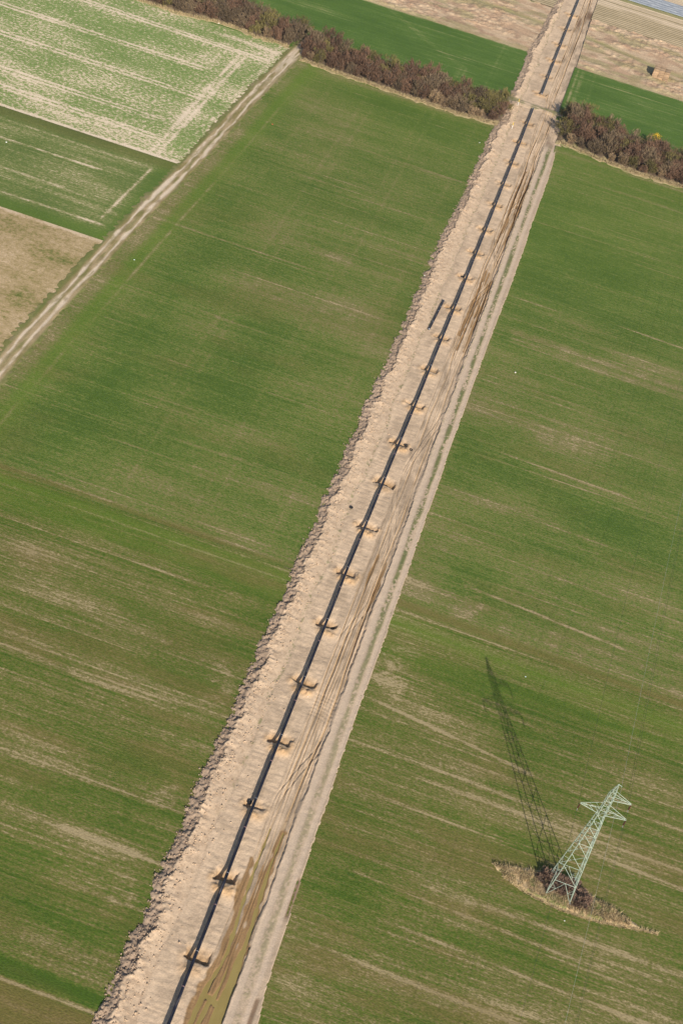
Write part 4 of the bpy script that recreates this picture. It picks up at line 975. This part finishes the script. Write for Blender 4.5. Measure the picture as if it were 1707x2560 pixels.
# ------------------------------------------------------------------ small things
M_rub = plain('black_rubber', (0.018, 0.018, 0.02), 0.6)
def ring(x, yy, R, r0, label, dz=0.0, axis=(0, 0, 1)):
    b = MB(); b.ring((0, 0, 0), R, r0, 22, 8, axis); o = b.build('rubber_ring', M_rub, None, True)
    o.location = (x, yy, float(hgt(x, yy)) + r0 + dz); tag(o, label, 'tyre', 'black rubber rings lying by the pipe')
ring(-5.2, 131.6, .34, .15, 'black tyre lying alone on the sand left of the pipe string')
ring(1.9, 163.0, .42, .12, 'black rubber ring beside the pipe at the pit, nearer to the pipe', 0.05)
ring(3.5, 161.6, .36, .10, 'black rubber ring at the right end of the pit, farther from the pipe', 0.05)
ring(1.7, 90.6, .42, .15, 'black rubber ring inside the pit below the turning marks', 0.05)
ring(-1.1, 37.4, .36, .18, 'black rubber ring in the shadowed pit by the upper end of the puddles', 0.1, (0.2, -.3, 1))
ring(-1.1, 255.0, .38, .15, 'black rubber ring in the pit above the loose pipe', 0.08)
M_yel = plain('yellow_paint', (0.75, 0.52, 0.04), 0.5); M_whi = plain('white_paint', (0.78, 0.77, 0.72), 0.5)
for px, py, lb in ((1293, 264, 'yellow and white marker post on the grassy crossing in the hedge gap'), (1279, 320, 'yellow and white marker post on the sand just below the hedge gap')):
    g = G(px, py); z = float(hgt(g[0], g[1])); o = empty('marker_post', (g[0], g[1], z)); tag(o, lb, 'post', 'marker posts in the hedge gap')
    b = MB(); b.tube([(0, 0, -.2), (0, 0, 1.5)], .09, 8); b.build('pole', M_whi, o)
    b = MB(); b.tube([(0, 0, 1.5), (0, 0, 2.7)], .10, 8); b.build('top_band', M_yel, o)
M_red = plain('red_plastic', (0.7, 0.09, 0.05), 0.5); M_cy = plain('pale_plastic', (0.7, 0.8, 0.8), 0.4)
def litter(px, py, s, mat, label):
    g = G(px, py); bm = bmesh.new(); s *= .6; bmesh.ops.create_grid(bm, x_segments=4, y_segments=4, size=s); r = random.Random(int(px))
    for v in bm.verts: v.co.z = abs(r.gauss(0, s * .35)); v.co.x += r.gauss(0, s * .1); v.co.y += r.gauss(0, s * .1)
    bmesh.ops.solidify(bm, geom=bm.faces[:], thickness=.012)
    me = bpy.data.meshes.new('litter'); bm.to_mesh(me); bm.free(); o = link('litter', me, mat)
    z = float(hgt(g[0], g[1])) if abs(g[0]) < 12 else 0.0
    o.location = (g[0], g[1], z + .03); tag(o, label, 'litter')
litter(681, 311, .38, M_red, 'red scrap of plastic in the green field right of the farm track')
litter(1313, 1692, .22, M_cy, 'pale blue scrap of plastic in the field left of the wires')
litter(17, 356, .35, M_whi, 'white scrap of plastic in the dark green field at far left')
litter(660, 95, .4, M_whi, 'white scrap of plastic at the foot of the hedge near the farm track')
litter(547, 59, .55, M_whi, 'long white scrap of plastic at the foot of the left hedge')
litter(1198, 357, .35, M_whi, 'white scrap of plastic in the field just left of the bank')
litter(1061, 689, .35, M_whi, 'white scrap of plastic at the field edge near the loose pipe')
litter(770, 1741, .16, M_whi, 'white scrap of plastic on the sand right of the pipe string')
litter(336, 650, .3, M_cy, 'pale scrap of plastic at the edge of the second field by the farm track')
M_stone = plain('pale_stone', (0.58, 0.54, 0.48), 0.9)
def stone(px, py, s, label):
    g = G(px, py); bm = bmesh.new(); bmesh.ops.create_icosphere(bm, subdivisions=2, radius=s); r = random.Random(int(px * 3))
    for v in bm.verts: v.co *= r.uniform(.82, 1.15); v.co.z *= .75
    me = bpy.data.meshes.new('stone'); bm.to_mesh(me); bm.free(); o = link('stone', me, M_stone, None, True); o.location = (g[0], g[1], .15 if py < 2300 else .05); tag(o, label, 'stone')
stone(1416, 2257, .26, 'pale stone just left of the front right pylon foot')
stone(1389, 2241, .26, 'pale stone between the two front feet of the pylon')
stone(1368, 2245, .3, 'pale stone just below the front left pylon foot')
stone(1410, 2302, .15, 'small pale stone in the crop below the pylon')
stone(1549, 2301, .25, 'pale stone at the right end of the scrub island')
stone(1287, 932, .28, 'pale stone in the crop right of the haul road')

# ------------------------------------------------------------------ the thin spring haze in the air
def haze():
    b = MB(); b.box((0, 800, 118), (7000, 7000, 250)); me = b.mesh('haze')
    m = bpy.data.materials.new('haze'); m.use_nodes = True; nt = m.node_tree; nt.nodes.clear()
    o = nt.nodes.new('ShaderNodeOutputMaterial'); v = nt.nodes.new('ShaderNodeVolumePrincipled')
    v.inputs['Color'].default_value = (0.93, 0.95, 1.0, 1); v.inputs['Density'].default_value = HAZE; v.inputs['Anisotropy'].default_value = 0.3
    nt.links.new(v.outputs[0], o.inputs['Volume'])
    tag(link('haze', me, m), 'thin pale haze in the air over the fields', kind='stuff')
HAZE = 0.00007
haze()
